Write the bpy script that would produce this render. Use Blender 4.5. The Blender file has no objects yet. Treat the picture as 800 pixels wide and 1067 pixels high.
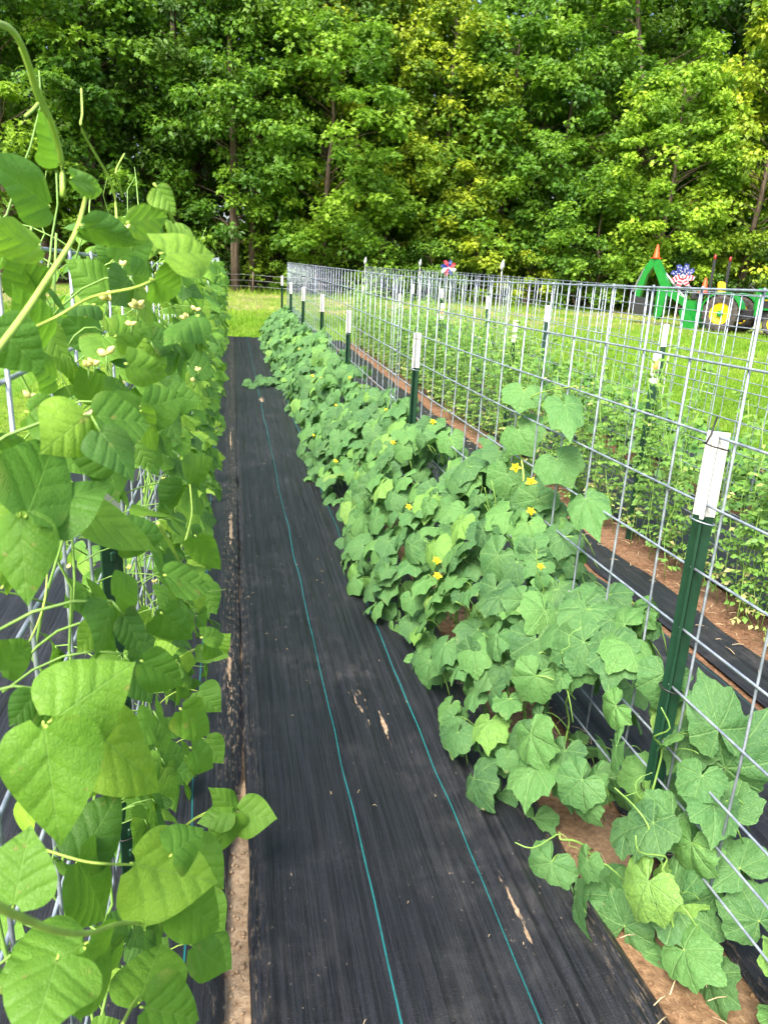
import bpy, math
import numpy as np
from mathutils import Matrix, Vector

rng = np.random.default_rng(11)
C = bpy.context.scene.collection
H = 1.52                                     # eye height of the camera
R = math.radians

# ------------------------------------------------------------------ camera basis
F, CX, CY = 770.0, 400.0, 533.5              # focal length and centre in photo pixels (800 x 1067)
def basis(vx=240, vy=285, nx=270):
    ny = CY + (-(vx - CX) * (nx - CX) - F * F) / (vy - CY)
    a = np.array([vx - CX, vy - CY, F]); a /= np.linalg.norm(a)
    b = np.array([nx - CX, ny - CY, F]); b /= np.linalg.norm(b)
    return np.array([np.cross(a, -b), a, -b])
RB = basis()
CAM = np.array([0, 0, H])
def ray(px, py): return RB @ np.array([px - CX, py - CY, F])
def at_x(px, py, X):
    r = ray(px, py); return CAM + r * (X / r[0])
def at_y(px, py, Y):
    r = ray(px, py); return CAM + r * (Y / r[1])
def at_d(px, py, zc): return CAM + ray(px, py) * (zc / F)
def depth(p): return float((np.asarray(p) - CAM) @ RB[:, 2])

def gz(y):
    """height of the gently rising ground"""
    y = np.asarray(y, float)
    t = np.clip((y - 2.5) / 3.0, 0, 1)
    return 0.022 * np.where(y < 5.5, 1.5 * t * t, np.minimum(y, 70) - 4.0)

# ------------------------------------------------------------------ noise
_nt = np.random.default_rng(3).random((256, 256))
def vnoise(x, y):
    x = np.asarray(x, float); y = np.asarray(y, float)
    xi = np.floor(x).astype(int); yi = np.floor(y).astype(int)
    fx = x - xi; fy = y - yi
    fx = fx * fx * (3 - 2 * fx); fy = fy * fy * (3 - 2 * fy)
    g = lambda a, b: _nt[a & 255, b & 255]
    return (g(xi, yi) * (1 - fx) + g(xi + 1, yi) * fx) * (1 - fy) + (g(xi, yi + 1) * (1 - fx) + g(xi + 1, yi + 1) * fx) * fy

def unit(v): return v / (np.linalg.norm(v, axis=-1, keepdims=True) + 1e-9)

# ------------------------------------------------------------------ mesh collector
class MB:
    def __init__(s): s.V = []; s.UV = []; s.RN = []; s.F = []; s.n = 0
    def add(s, V, faces, mat=0, uv=None, rn=0.5):
        V = np.asarray(V, float).reshape(-1, 3); k = len(V)
        s.V.append(V); s.UV.append(np.zeros((k, 2)) if uv is None else np.asarray(uv, float))
        s.RN.append(np.full(k, rn) if np.isscalar(rn) else np.asarray(rn, float))
        for fa in faces:
            fa = np.asarray(fa, int)
            if fa.ndim == 1: fa = fa[None]
            s.F.append((fa + s.n, mat))
        s.n += k
    def leaves(s, tmpl, P, X, Y, Z, sx, sy, mat=0, rn=None, sz=None):
        """copies of a template: origin P, axes X (across) Y (along) Z (normal), scales"""
        V, fs, uv = tmpl; K = len(P); N = len(V)
        if K == 0: return
        sz = sy if sz is None else sz
        W = (P[:, None] + V[None, :, 0:1] * (X * sx[:, None])[:, None] + V[None, :, 1:2] * (Y * sy[:, None])[:, None]
             + V[None, :, 2:3] * (Z * np.broadcast_to(sz, (K,))[:, None])[:, None])
        rn = rng.random(K) if rn is None else rn
        off = (np.arange(K) * N)[:, None, None]
        s.add(W.reshape(-1, 3), [(f[None] + off).reshape(-1, f.shape[1]) for f in fs], mat, np.tile(uv, (K, 1)), np.repeat(rn, N))
    def tube(s, pts, rad, sides=6, mat=0, rn=0.5, cap=True):
        pts = np.asarray(pts, float); k = len(pts)
        rad = np.full(k, rad) if np.isscalar(rad) else np.asarray(rad, float)
        t = unit(np.gradient(pts, axis=0))
        ref = np.array([0, 0, 1.0]) if abs(t[:, 2]).mean() < 0.8 else np.array([1.0, 0, 0])
        u = unit(np.cross(t, ref)); v = np.cross(t, u)
        a = np.arange(sides) * 2 * math.pi / sides
        V = pts[:, None] + rad[:, None, None] * (np.cos(a)[None, :, None] * u[:, None] + np.sin(a)[None, :, None] * v[:, None])
        i = np.arange(k - 1)[:, None] * sides; j = np.arange(sides)[None]; j2 = (j + 1) % sides
        q = np.stack([i + j, i + j2, i + sides + j2, i + sides + j], -1).reshape(-1, 4)
        uvv = np.stack([np.tile(np.arange(sides) / sides, k), np.repeat(np.arange(k) / k, sides)], -1)
        fs = [q]
        if cap: fs += [np.arange(sides)[::-1][None], (np.arange(sides) + (k - 1) * sides)[None]]
        s.add(V.reshape(-1, 3), fs, mat, uvv, rn)
    def box(s, c, d, mat=0, M=None, bev=0.0):
        x, y, z = np.array(d) / 2.0
        if bev <= 0:
            V = np.array([[sx * x, sy * y, sz * z] for sz in (-1, 1) for sy in (-1, 1) for sx in (-1, 1)])
            f = np.array([[0, 2, 3, 1], [4, 5, 7, 6], [0, 1, 5, 4], [2, 6, 7, 3], [0, 4, 6, 2], [1, 3, 7, 5]])
            fs = [f]
        else:
            b = min(bev, x, y, z) * 0.999
            o = [(-x + b, -y), (x - b, -y), (x, -y + b), (x, y - b), (x - b, y), (-x + b, y), (-x, y - b), (-x, -y + b)]
            o = np.array(o); n_ = 8
            sc = lambda q: np.sign(o) * np.maximum(np.abs(o) - q, 0)
            rings = [(sc(b), -z), (o, -z + b), (o, z - b), (sc(b), z)]
            V = np.concatenate([np.column_stack([r, np.full(n_, h)]) for r, h in rings])
            j = np.arange(n_); j2 = (j + 1) % n_
            fs = [np.concatenate([np.stack([k * n_ + j, k * n_ + j2, (k + 1) * n_ + j2, (k + 1) * n_ + j], -1) for k in range(3)]),
                  j[::-1][None], (j + 3 * n_)[None]]
        if M is not None: V = V @ np.asarray(M).T
        s.add(V + np.asarray(c, float), fs, mat)
    def prism(s, poly, axis_o, ax, ay, n, mat=0):
        """polygon (2-D points) in the plane (ax, ay) through axis_o extruded by vector n"""
        poly = np.asarray(poly, float); k = len(poly)
        a = np.asarray(axis_o, float) + poly[:, 0:1] * np.asarray(ax, float) + poly[:, 1:2] * np.asarray(ay, float)
        V = np.concatenate([a, a + np.asarray(n, float)])
        j = np.arange(k); j2 = (j + 1) % k
        s.add(V, [np.stack([j, j2, j2 + k, j + k], -1), j[::-1][None], (j + k)[None]], mat)
    def lathe(s, prof, o, axis, sides=20, mat=0, cap=True):
        """profile of (radius, height along axis)"""
        prof = np.asarray(prof, float); axis = unit(np.asarray(axis, float))
        ref = np.array([0, 0, 1.0]) if abs(axis[2]) < 0.9 else np.array([1.0, 0, 0])
        u = unit(np.cross(axis, ref)); v = np.cross(axis, u)
        a = np.arange(sides) * 2 * math.pi / sides
        V = (np.asarray(o, float) + prof[:, 1][:, None, None] * axis
             + prof[:, 0][:, None, None] * (np.cos(a)[None, :, None] * u + np.sin(a)[None, :, None] * v))
        k = len(prof); i = np.arange(k - 1)[:, None] * sides; j = np.arange(sides)[None]; j2 = (j + 1) % sides
        q = np.stack([i + j, i + j2, i + sides + j2, i + sides + j], -1).reshape(-1, 4)
        s.add(V.reshape(-1, 3), [q] + ([np.arange(sides)[::-1][None], (np.arange(sides) + (k - 1) * sides)[None]] if cap else []), mat)
    def build(s, name, mats, parent=None, smooth=True, origin=None):
        me = bpy.data.meshes.new(name)
        V = np.concatenate(s.V)
        o = np.zeros(3) if origin is None else np.asarray(origin, float)
        if parent is not None and origin is None: o = np.array(parent.matrix_basis.translation) if parent.parent is None else np.zeros(3)
        V = V - o
        if parent is not None and parent.parent is None and abs(parent.rotation_euler.z) > 1e-6:
            a = -parent.rotation_euler.z
            V = V @ np.array([[math.cos(a), -math.sin(a), 0], [math.sin(a), math.cos(a), 0], [0, 0, 1]]).T
        fl = np.concatenate([f.ravel() for f, m in s.F])
        tot = np.concatenate([np.full(len(f), f.shape[1]) for f, m in s.F])
        mi = np.concatenate([np.full(len(f), m) for f, m in s.F])
        st = np.concatenate([[0], np.cumsum(tot)[:-1]])
        me.vertices.add(len(V)); me.vertices.foreach_set('co', V.astype(np.float32).ravel())
        me.loops.add(len(fl)); me.loops.foreach_set('vertex_index', fl.astype(np.int32))
        me.polygons.add(len(tot)); me.polygons.foreach_set('loop_start', st.astype(np.int32))
        me.polygons.foreach_set('material_index', mi.astype(np.int32))
        me.polygons.foreach_set('use_smooth', np.full(len(tot), smooth))
        uvl = me.uv_layers.new(name='UVMap')
        uvl.data.foreach_set('uv', np.concatenate(s.UV)[fl].astype(np.float32).ravel())
        at = me.attributes.new('rnd', 'FLOAT', 'POINT')
        at.data.foreach_set('value', np.concatenate(s.RN).astype(np.float32))
        me.update(calc_edges=True)
        for m in (mats if isinstance(mats, (list, tuple)) else [mats]): me.materials.append(m)
        ob = bpy.data.objects.new(name, me); C.objects.link(ob)
        if parent is not None: ob.parent = parent
        elif origin is not None: ob.location = Vector(o)
        return ob

def tag(o, label=None, cat=None, group=None, kind=None):
    if label: o['label'] = label
    if cat: o['category'] = cat
    if group: o['group'] = group
    if kind: o['kind'] = kind
    return o
def thing(name, label, cat, loc, group=None, rz=0.0):
    o = bpy.data.objects.new(name, None); C.objects.link(o)
    o.empty_display_size = 0.1
    o.location = Vector([float(q) for q in loc]); o.rotation_euler = (0, 0, rz)
    return tag(o, label, cat, group)
def kids(o): return [c for c in bpy.data.objects if c.parent == o]
def dup(root, loc, rz=0.0, label=None, scale=None):
    r = root.copy(); C.objects.link(r); r.location = Vector([float(q) for q in loc]); r.rotation_euler = (0, 0, rz)
    if scale is not None: r.scale = (scale,) * 3 if np.isscalar(scale) else scale
    if label: r['label'] = label
    for ch in kids(root):
        c = ch.copy(); C.objects.link(c); c.parent = r
        for g in kids(ch):
            d = g.copy(); C.objects.link(d); d.parent = c
    return r

# ------------------------------------------------------------------ materials
class NT:
    def __init__(s, name):
        s.m = bpy.data.materials.new(name); s.m.use_nodes = True; s.t = s.m.node_tree
        s.t.nodes.clear(); s.out = s.t.nodes.new('ShaderNodeOutputMaterial')
    def n(s, typ, **kw):
        nd = s.t.nodes.new(typ)
        for k, v in kw.items():
            if hasattr(nd, k) and k not in ('color',): setattr(nd, k, v)
        return nd
    def set(s, sock, v):
        if hasattr(v, 'is_output'): s.t.links.new(v, sock)
        elif v is not None:
            if hasattr(sock.default_value, '__len__') and len(sock.default_value) == 4 and len(v) == 3: v = (*v, 1)
            sock.default_value = v
    def math(s, op, a, b=None, c=None, clamp=False):
        nd = s.n('ShaderNodeMath', operation=op, use_clamp=clamp)
        for i, q in enumerate((a, b, c)):
            if q is not None: s.set(nd.inputs[i], q)
        return nd.outputs[0]
    def mix(s, f, a, b, blend='MIX'):
        nd = s.n('ShaderNodeMix', data_type='RGBA', blend_type=blend)
        s.set(nd.inputs[0], f); s.set(nd.inputs[6], a); s.set(nd.inputs[7], b); return nd.outputs[2]
    def ramp(s, f, stops):
        nd = s.n('ShaderNodeValToRGB'); e = nd.color_ramp.elements
        while len(e) < len(stops): e.new(0.5)
        for k, (p, c) in enumerate(stops):
            e[k].position = p; e[k].color = (*c, 1) if len(c) == 3 else c
        s.set(nd.inputs[0], f); return nd.outputs[0]
    def smooth(s, x, a, b):
        nd = s.n('ShaderNodeMapRange', interpolation_type='SMOOTHSTEP')
        s.set(nd.inputs[0], x); nd.inputs[1].default_value = a; nd.inputs[2].default_value = b
        return nd.outputs[0]
    def coord(s, which='Object'): return s.n('ShaderNodeTexCoord').outputs[which]
    def pos(s): return s.n('ShaderNodeNewGeometry').outputs['Position']
    def xyz(s, v):
        nd = s.n('ShaderNodeSeparateXYZ'); s.set(nd.inputs[0], v); return nd.outputs
    def scale(s, v, sc):
        nd = s.n('ShaderNodeMapping'); s.set(nd.inputs[0], v); nd.inputs['Scale'].default_value = sc; return nd.outputs[0]
    def noise(s, v, scale=5, detail=3, rough=0.55, dist=0.0):
        nd = s.n('ShaderNodeTexNoise'); s.set(nd.inputs['Vector'], v)
        nd.inputs['Scale'].default_value = scale; nd.inputs['Detail'].default_value = detail
        nd.inputs['Roughness'].default_value = rough; nd.inputs['Distortion'].default_value = dist
        return nd.outputs[0]
    def net(s, v, scale, w):
        nd = s.n('ShaderNodeTexVoronoi', feature='DISTANCE_TO_EDGE'); s.set(nd.inputs['Vector'], v); nd.inputs['Scale'].default_value = scale
        return s.math('SUBTRACT', 1.0, s.smooth(nd.outputs['Distance'], 0.0, w))
    def attr(s, name): return s.n('ShaderNodeAttribute', attribute_name=name).outputs['Fac']
    def bump(s, h, strength=0.4, dist=0.01):
        nd = s.n('ShaderNodeBump'); nd.inputs['Strength'].default_value = strength; nd.inputs['Distance'].default_value = dist
        s.set(nd.inputs['Height'], h); return nd.outputs[0]
    def pbr(s, col, rough=0.5, spec=0.5, metal=0.0, normal=None, **kw):
        nd = s.n('ShaderNodeBsdfPrincipled')
        s.set(nd.inputs['Base Color'], col); s.set(nd.inputs['Roughness'], rough)
        s.set(nd.inputs['Specular IOR Level'], spec); s.set(nd.inputs['Metallic'], metal)
        if normal is not None: s.set(nd.inputs['Normal'], normal)
        for k, v in kw.items(): s.set(nd.inputs[k.replace('_', ' ')], v)
        return nd.outputs[0]
    def finish(s, shader): s.t.links.new(shader, s.out.inputs[0]); return s.m
    def leafy(s, col, tcol, trans=0.3, rough=0.5, spec=0.4, normal=None):
        p = s.pbr(col, rough, spec, normal=normal)
        t = s.n('ShaderNodeBsdfTranslucent'); s.set(t.inputs[0], tcol)
        if normal is not None: s.set(t.inputs['Normal'], normal)
        mx = s.n('ShaderNodeMixShader'); mx.inputs[0].default_value = trans
        s.t.links.new(p, mx.inputs[1]); s.t.links.new(t.outputs[0], mx.inputs[2])
        return s.finish(mx.outputs[0])

def simple(name, col, rough=0.5, spec=0.5, metal=0.0, var=0.15, scale=20.0, bump=0.0):
    n = NT(name); nz = n.noise(n.coord(), scale, 4)
    c = n.mix(n.smooth(nz, 0.3, 0.7), tuple(q * (1 - var) for q in col), tuple(min(1, q * (1 + var)) for q in col))
    return n.finish(n.pbr(c, n.math('MULTIPLY_ADD', nz, 0.2, rough - 0.1), spec, metal, n.bump(nz, bump, 0.005) if bump else None))

def mat_bean():
    n = NT('bean_leaf'); uv = n.xyz(n.coord('UV')); r = n.attr('rnd')
    u = n.math('ABSOLUTE', n.math('SUBTRACT', uv[0], 0.5)); v = uv[1]
    mid = n.math('SUBTRACT', 1.0, n.smooth(u, 0.004, 0.014))
    ph = n.math('PINGPONG', n.math('MULTIPLY', n.math('ADD', n.math('SUBTRACT', v, u), n.math('MULTIPLY', n.math('MULTIPLY', u, u), 0.5)), 4.2), 0.5)
    lat = n.math('MULTIPLY', n.math('SUBTRACT', 1.0, n.smooth(ph, 0.01, 0.045)), n.math('SUBTRACT', 1.0, n.smooth(u, 0.22, 0.46)))
    vein = n.math('MAXIMUM', mid, n.math('MULTIPLY', lat, 0.55), clamp=True)
    nz = n.noise(n.coord(), 48, 5, .65)
    nz2 = n.noise(n.coord(), 9, 2)
    base = n.ramp(r, [(0, (0.045, 0.125, 0.026)), (0.35, (0.084, 0.215, 0.028)), (0.7, (0.15, 0.32, 0.032)), (1, (0.28, 0.46, 0.045))])
    base = n.mix(n.math('MULTIPLY', n.smooth(nz, 0.42, 0.72), 0.35), base, (0.05, 0.15, 0.02))
    base = n.mix(n.math('MULTIPLY', n.smooth(nz2, 0.35, 0.7), 0.25), base, (0.13, 0.26, 0.03))
    base = n.mix(n.math('MULTIPLY', vein, 0.5), base, (0.2, 0.36, 0.075))
    net = n.net(n.coord('UV'), 17, .1)
    base = n.mix(n.math('MULTIPLY', net, 0.16), base, (0.16, 0.3, 0.05))
    spot = n.math('MULTIPLY', n.smooth(n.noise(n.coord(), 85, 2), 0.66, 0.72), n.smooth(nz2, .45, .6))
    base = n.mix(n.math('MULTIPLY', spot, 0.6), base, (0.27, 0.24, 0.07))
    tip = n.math('MULTIPLY', n.smooth(n.math('ADD', n.math('MULTIPLY', u, .9), n.math('ABSOLUTE', n.math('SUBTRACT', v, .45))), .5, .75), n.smooth(n.noise(n.coord(), 14, 3), .52, .68))
    base = n.mix(n.math('MULTIPLY', tip, 0.45), base, (0.3, 0.3, 0.06))
    hgt = n.math('ADD', n.math('MULTIPLY', n.math('SUBTRACT', n.smooth(ph, 0, .3), n.math('MULTIPLY', mid, 0.6)), 0.3), n.math('SUBTRACT', n.math('MULTIPLY', nz, 0.9), n.math('MULTIPLY', net, 0.11)))
    tc = n.mix(0.5, base, (0.22, 0.5, 0.02))
    return n.leafy(base, tc, 0.38, 0.5, 0.32, n.bump(hgt, 0.5, 0.006))
def mat_cuc():
    n = NT('cucumber_leaf'); uv = n.xyz(n.coord('UV')); r = n.attr('rnd')
    x = n.math('SUBTRACT', uv[0], 0.5); y = n.math('SUBTRACT', uv[1], 0.35)
    th = n.math('ARCTAN2', x, y); rad = n.math('SQRT', n.math('ADD', n.math('MULTIPLY', x, x), n.math('MULTIPLY', y, y)))
    a = n.math('PINGPONG', th, 0.42)                         # main veins at 0, 48, 96 ... degrees
    main = n.math('SUBTRACT', 1.0, n.smooth(n.math('MULTIPLY', a, rad), 0.004, 0.013))
    ph = n.math('PINGPONG', n.math('MULTIPLY', n.math('SUBTRACT', rad, n.math('MULTIPLY', n.math('MULTIPLY', a, rad), 1.3)), 9.0), 0.5)
    lat = n.math('SUBTRACT', 1.0, n.smooth(ph, 0.02, 0.12))
    vein = n.math('MAXIMUM', main, n.math('MULTIPLY', lat, 0.4), clamp=True)
    nz = n.noise(n.coord(), 70, 4); nz2 = n.noise(n.coord(), 11, 2)
    base = n.ramp(r, [(0, (0.036, 0.105, 0.04)), (0.5, (0.066, 0.178, 0.054)), (0.9, (0.105, 0.25, 0.06)), (0.98, (0.16, 0.32, 0.055)), (1, (0.22, 0.34, 0.08))])
    base = n.mix(n.math('MULTIPLY', n.smooth(nz, 0.4, 0.75), 0.4), base, (0.065, 0.16, 0.04))
    base = n.mix(n.math('MULTIPLY', n.smooth(nz2, 0.35, 0.7), 0.3), base, (0.14, 0.27, 0.075))
    base = n.mix(n.math('MULTIPLY', vein, 0.42), base, (0.19, 0.34, 0.11))
    net = n.net(n.coord('UV'), 20, .1)
    base = n.mix(n.math('MULTIPLY', net, 0.25), base, (0.16, 0.3, 0.1))
    mil = n.math('MULTIPLY', n.smooth(n.noise(n.coord(), 24, 4, .7), .55, .7), n.smooth(n.noise(n.coord(), 2.3, 2), .5, .62))
    base = n.mix(n.math('MULTIPLY', mil, 0.25), base, (0.26, 0.33, 0.18))
    edge = n.math('MULTIPLY', n.smooth(rad, 0.33, 0.52), n.smooth(n.noise(n.coord(), 7, 2), 0.6, 0.72))
    base = n.mix(n.math('MULTIPLY', edge, 0.5), base, (0.32, 0.3, 0.1))
    hgt = n.math('ADD', n.math('MULTIPLY', n.math('SUBTRACT', ph, main), 0.4), n.math('SUBTRACT', nz, n.math('MULTIPLY', net, 0.25)))
    return n.leafy(base, n.mix(0.5, base, (0.2, 0.46, 0.05)), 0.24, 0.58, 0.3, n.bump(hgt, 0.6, 0.007))
def mat_plain_leaf(name, stops, trans=0.3, tcol=(0.2, 0.42, 0.03), rough=0.55, spec=0.3, tint=True):
    n = NT(name); r = n.attr('rnd'); base = n.ramp(r, stops)
    if tint:
        oi = n.n('ShaderNodeObjectInfo').outputs['Random']
        hs = n.n('ShaderNodeHueSaturation')
        n.set(hs.inputs['Hue'], n.math('MULTIPLY_ADD', oi, -0.022, 0.506)); n.set(hs.inputs['Value'], n.math('MULTIPLY_ADD', oi, 0.45, 0.78))
        n.set(hs.inputs['Color'], base); base = hs.outputs[0]
    nz = n.noise(n.coord(), 1.1, 3)
    base = n.mix(n.math('MULTIPLY', n.smooth(nz, 0.42, 0.68), 0.4), base, tcol, 'MULTIPLY') if False else base
    return n.leafy(base, n.mix(0.5, base, tcol), trans, rough, spec)

def mat_ground():
    n = NT('lawn_ground'); p = n.pos(); q = n.xyz(p)
    a = n.noise(p, 0.35, 5, 0.6); b = n.noise(p, 9, 5, 0.65); c = n.noise(p, 70, 3, 0.6)
    g = n.mix(n.smooth(b, 0.3, 0.7), (0.06, 0.13, 0.012), (0.16, 0.28, 0.025))
    g = n.mix(n.math('MULTIPLY', n.smooth(a, 0.45, 0.7), 0.65), g, (0.23, 0.27, 0.05))
    dry = n.math('MULTIPLY', n.smooth(q[1], 21.0, 24.5), n.smooth(n.noise(p, 0.8, 4), 0.36, 0.6))
    g = n.mix(n.math('MULTIPLY', dry, 0.75), g, (0.3, 0.235, 0.13))
    wood = n.smooth(n.math('ADD', q[1], n.math('MULTIPLY', a, 3.0)), 37.0, 38.6)
    g = n.mix(wood, g, n.mix(b, (0.05, 0.035, 0.018), (0.1, 0.075, 0.035)))
    return n.finish(n.pbr(g, 0.9, 0.1, normal=n.bump(n.math('ADD', b, c), 0.8, 0.03)))
def mat_soil():
    n = NT('garden_soil'); p = n.pos()
    a = n.noise(p, 3, 4); b = n.noise(p, 45, 6, 0.7); c = n.noise(n.scale(p, (200, 26, 100)), 1, 3)
    q = n.xyz(p)
    g = n.mix(n.smooth(b, 0.3, 0.72), (0.12, 0.066, 0.035), (0.31, 0.19, 0.105))
    g = n.mix(n.math('MULTIPLY', n.smooth(a, 0.4, 0.7), 0.4), g, (0.33, 0.24, 0.15))
    sand = n.math('SUBTRACT', 1.0, n.smooth(q[0], 0.3, 0.5))
    g = n.mix(sand, g, n.mix(n.smooth(b, 0.25, 0.7), (0.26, 0.17, 0.1), (0.5, 0.37, 0.24)))
    red = n.math('MULTIPLY', n.smooth(q[0], 1.6, 1.9), 0.55)
    g = n.mix(red, g, n.mix(n.smooth(b, 0.3, 0.7), (0.06, 0.028, 0.017), (0.2, 0.095, 0.055)))
    g = n.mix(n.math('MULTIPLY', n.smooth(c, 0.64, 0.7), 0.6), g, (0.42, 0.33, 0.2))
    return n.finish(n.pbr(g, 0.92, 0.12, normal=n.bump(b, 0.9, 0.012)))
def mat_fabric(lines, spots):
    n = NT('woven_ground_cloth'); p = n.pos(); q = n.xyz(p)
    st = n.noise(n.scale(p, (150, 2.2, 1)), 1, 6, 0.75)          # long threads
    st2 = n.noise(n.scale(p, (55, 0.7, 1)), 1, 3, 0.6)
    wv = n.noise(n.scale(p, (260, 260, 1)), 1, 2)
    big = n.noise(p, 2.2, 5, 0.65); mid = n.noise(p, 14, 5, 0.7)
    c = n.mix(n.smooth(st, 0.38, 0.6), (0.0026, 0.0029, 0.0038), (0.0165, 0.0185, 0.0245))
    cross = n.noise(n.scale(p, (3, 210, 1)), 1, 3, .6)
    c = n.mix(n.math('MULTIPLY', n.smooth(cross, .5, .72), .3), c, (0.034, 0.036, 0.04))
    c = n.mix(n.math('MULTIPLY', n.smooth(st2, 0.45, 0.75), 0.45), c, (0.03, 0.032, 0.038))
    grain = n.noise(n.scale(p, (420, 300, 1)), 1, 2)
    c = n.mix(n.math('MULTIPLY', n.smooth(grain, .52, .75), .4), c, (0.04, 0.042, 0.047))
    dust = n.math('MULTIPLY', n.smooth(big, 0.42, 0.75), n.smooth(mid, 0.35, 0.8))
    c = n.mix(n.math('MULTIPLY', dust, 0.34), c, (0.15, 0.14, 0.13))
    ed = n.math('MAXIMUM', n.math('SUBTRACT', 1.0, n.smooth(n.math('ABSOLUTE', n.math('SUBTRACT', q[0], .0)), .0, .09)), n.smooth(n.math('ABSOLUTE', n.math('SUBTRACT', q[0], 1.0)), .22, .08))
    c = n.mix(n.math('MULTIPLY', n.math('MULTIPLY', ed, n.smooth(n.noise(n.scale(p, (90, 20, 1)), 1, 4, .7), .52, .66)), .55), c, (0.33, 0.25, 0.17))
    speck = n.math('MULTIPLY', n.smooth(n.noise(p, 95, 2), 0.7, 0.76), n.smooth(big, 0.38, 0.6))
    c = n.mix(n.math('MULTIPLY', speck, 0.55), c, (0.36, 0.28, 0.2))
    for (x0, slope, w, amt) in lines:                           # teal marker threads woven into the cloth
        wob = n.math('MULTIPLY', n.math('SUBTRACT', n.noise(n.scale(p, (0.0, 1.1, 0)), 1, 2), 0.5), 0.035)
        d = n.math('ABSOLUTE', n.math('SUBTRACT', n.math('SUBTRACT', q[0], n.math('MULTIPLY', q[1], slope)), n.math('ADD', wob, x0)))
        m = n.math('MULTIPLY', n.math('SUBTRACT', 1.0, n.smooth(d, w * 0.5, w)), amt)
        m = n.math('MULTIPLY', m, n.math('MULTIPLY_ADD', n.smooth(mid, 0.25, 0.55), 0.5, 0.5))
        c = n.mix(m, c, (0.012, 0.2, 0.2))
    for (x, y, rx, ry, thr) in spots:                           # worn places where sand shows through
        dx = n.math('DIVIDE', n.math('SUBTRACT', q[0], x), rx); dy = n.math('DIVIDE', n.math('SUBTRACT', q[1], y), ry)
        e = n.math('SUBTRACT', 1.0, n.math('SQRT', n.math('ADD', n.math('MULTIPLY', dx, dx), n.math('MULTIPLY', dy, dy))))
        k = n.math('ADD', e, n.math('MULTIPLY', n.math('SUBTRACT', n.noise(n.scale(p, (70, 14, 1)), 1, 4, 0.7), 0.5), 2.4))
        c = n.mix(n.smooth(k, thr, thr + 0.25), c, n.mix(n.smooth(n.noise(p, 60, 3), .3, .7), (0.3, 0.2, 0.12), (0.52, 0.38, 0.25)))
    bh = n.math('ADD', n.math('MULTIPLY', st, 1.0), n.math('MULTIPLY', wv, 0.35))
    rgh = n.math('MULTIPLY_ADD', dust, 0.3, 0.42)
    return n.finish(n.pbr(c, rgh, 0.42, normal=n.bump(n.math('ADD', bh, n.math('MULTIPLY', st2, 0.8)), 0.9, 0.007)))
def mat_bark():
    n = NT('bark'); p = n.coord()
    a = n.noise(n.scale(p, (9, 9, 1.6)), 1, 5, 0.65); b = n.noise(p, 1.2, 3)
    c = n.mix(n.smooth(a, 0.3, 0.7), (0.045, 0.032, 0.022), (0.17, 0.13, 0.095))
    c = n.mix(n.math('MULTIPLY', n.smooth(b, 0.5, 0.7), 0.4), c, (0.2, 0.19, 0.15))
    return n.finish(n.pbr(c, 0.9, 0.15, normal=n.bump(a, 0.8, 0.05)))
def mat_wire():
    n = NT('galvanised_wire'); p = n.coord(); a = n.noise(p, 30, 4)
    c = n.mix(n.smooth(a, 0.3, 0.7), (0.23, 0.27, 0.32), (0.42, 0.47, 0.53))
    return n.finish(n.pbr(c, n.math('MULTIPLY_ADD', a, 0.3, 0.3), 0.5, 0.55))

M = dict(
    bean=mat_bean(), cuc=mat_cuc(), ground=mat_ground(), soil=mat_soil(), bark=mat_bark(), wire=mat_wire(),
    vine=simple('vine_stem', (0.19, 0.34, 0.07), 0.5, 0.35, var=0.25),
    vine_bright=simple('young_vine', (0.36, 0.52, 0.09), 0.5, 0.35, var=0.2),
    post=simple('green_post_paint', (0.005, 0.034, 0.015), 0.4, 0.5, var=0.2, scale=12),
    postwhite=simple('white_post_paint', (0.62, 0.61, 0.59), 0.5, 0.4, var=0.07, scale=40),
    tie=simple('black_tie', (0.012, 0.012, 0.013), 0.5), tag_orange=simple('orange_sticker', (0.6, 0.25, 0.05), 0.6),
    flower=simple('yellow_petal', (0.8, 0.6, 0.02), 0.6, 0.2), flower_pale=simple('pale_petal', (0.8, 0.72, 0.26), 0.6, 0.2),
    tgreen=simple('tractor_green', (0.005, 0.17, 0.018), 0.35, 0.5, var=0.12, scale=6), tyellow=simple('tractor_yellow', (0.85, 0.58, 0.008), 0.4, 0.5, scale=8),
    rubber=simple('tyre_rubber', (0.055, 0.05, 0.045), 0.85, 0.2, var=0.4, scale=9, bump=0.4), dark=simple('dark_metal', (0.02, 0.02, 0.022), 0.5),
    orange=simple('safety_orange', (0.72, 0.07, 0.005), 0.5), red=simple('lamp_red', (0.22, 0.012, 0.01), 0.35), grey=simple('grey_metal', (0.32, 0.33, 0.34), 0.4, metal=0.6),
    blue=simple('pinwheel_blue', (0.015, 0.03, 0.17), 0.4), white=simple('pinwheel_white', (0.5, 0.5, 0.52), 0.4, var=0.05), pred=simple('pinwheel_red', (0.42, 0.03, 0.05), 0.4),
    straw=simple('dry_straw', (0.42, 0.33, 0.2), 0.8, 0.2, var=0.3),
    cane=simple('stake_rod', (0.45, 0.46, 0.46), 0.45, metal=0.3),
)
def mat_glass():
    n = NT('frosted_finial'); a = n.noise(n.coord(), 60, 2)
    return n.finish(n.pbr(n.mix(a, (0.5, 0.53, 0.55), (0.75, 0.77, 0.8)), 0.2, 0.6, Transmission_Weight=0.35))
M['finial'] = mat_glass()
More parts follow.
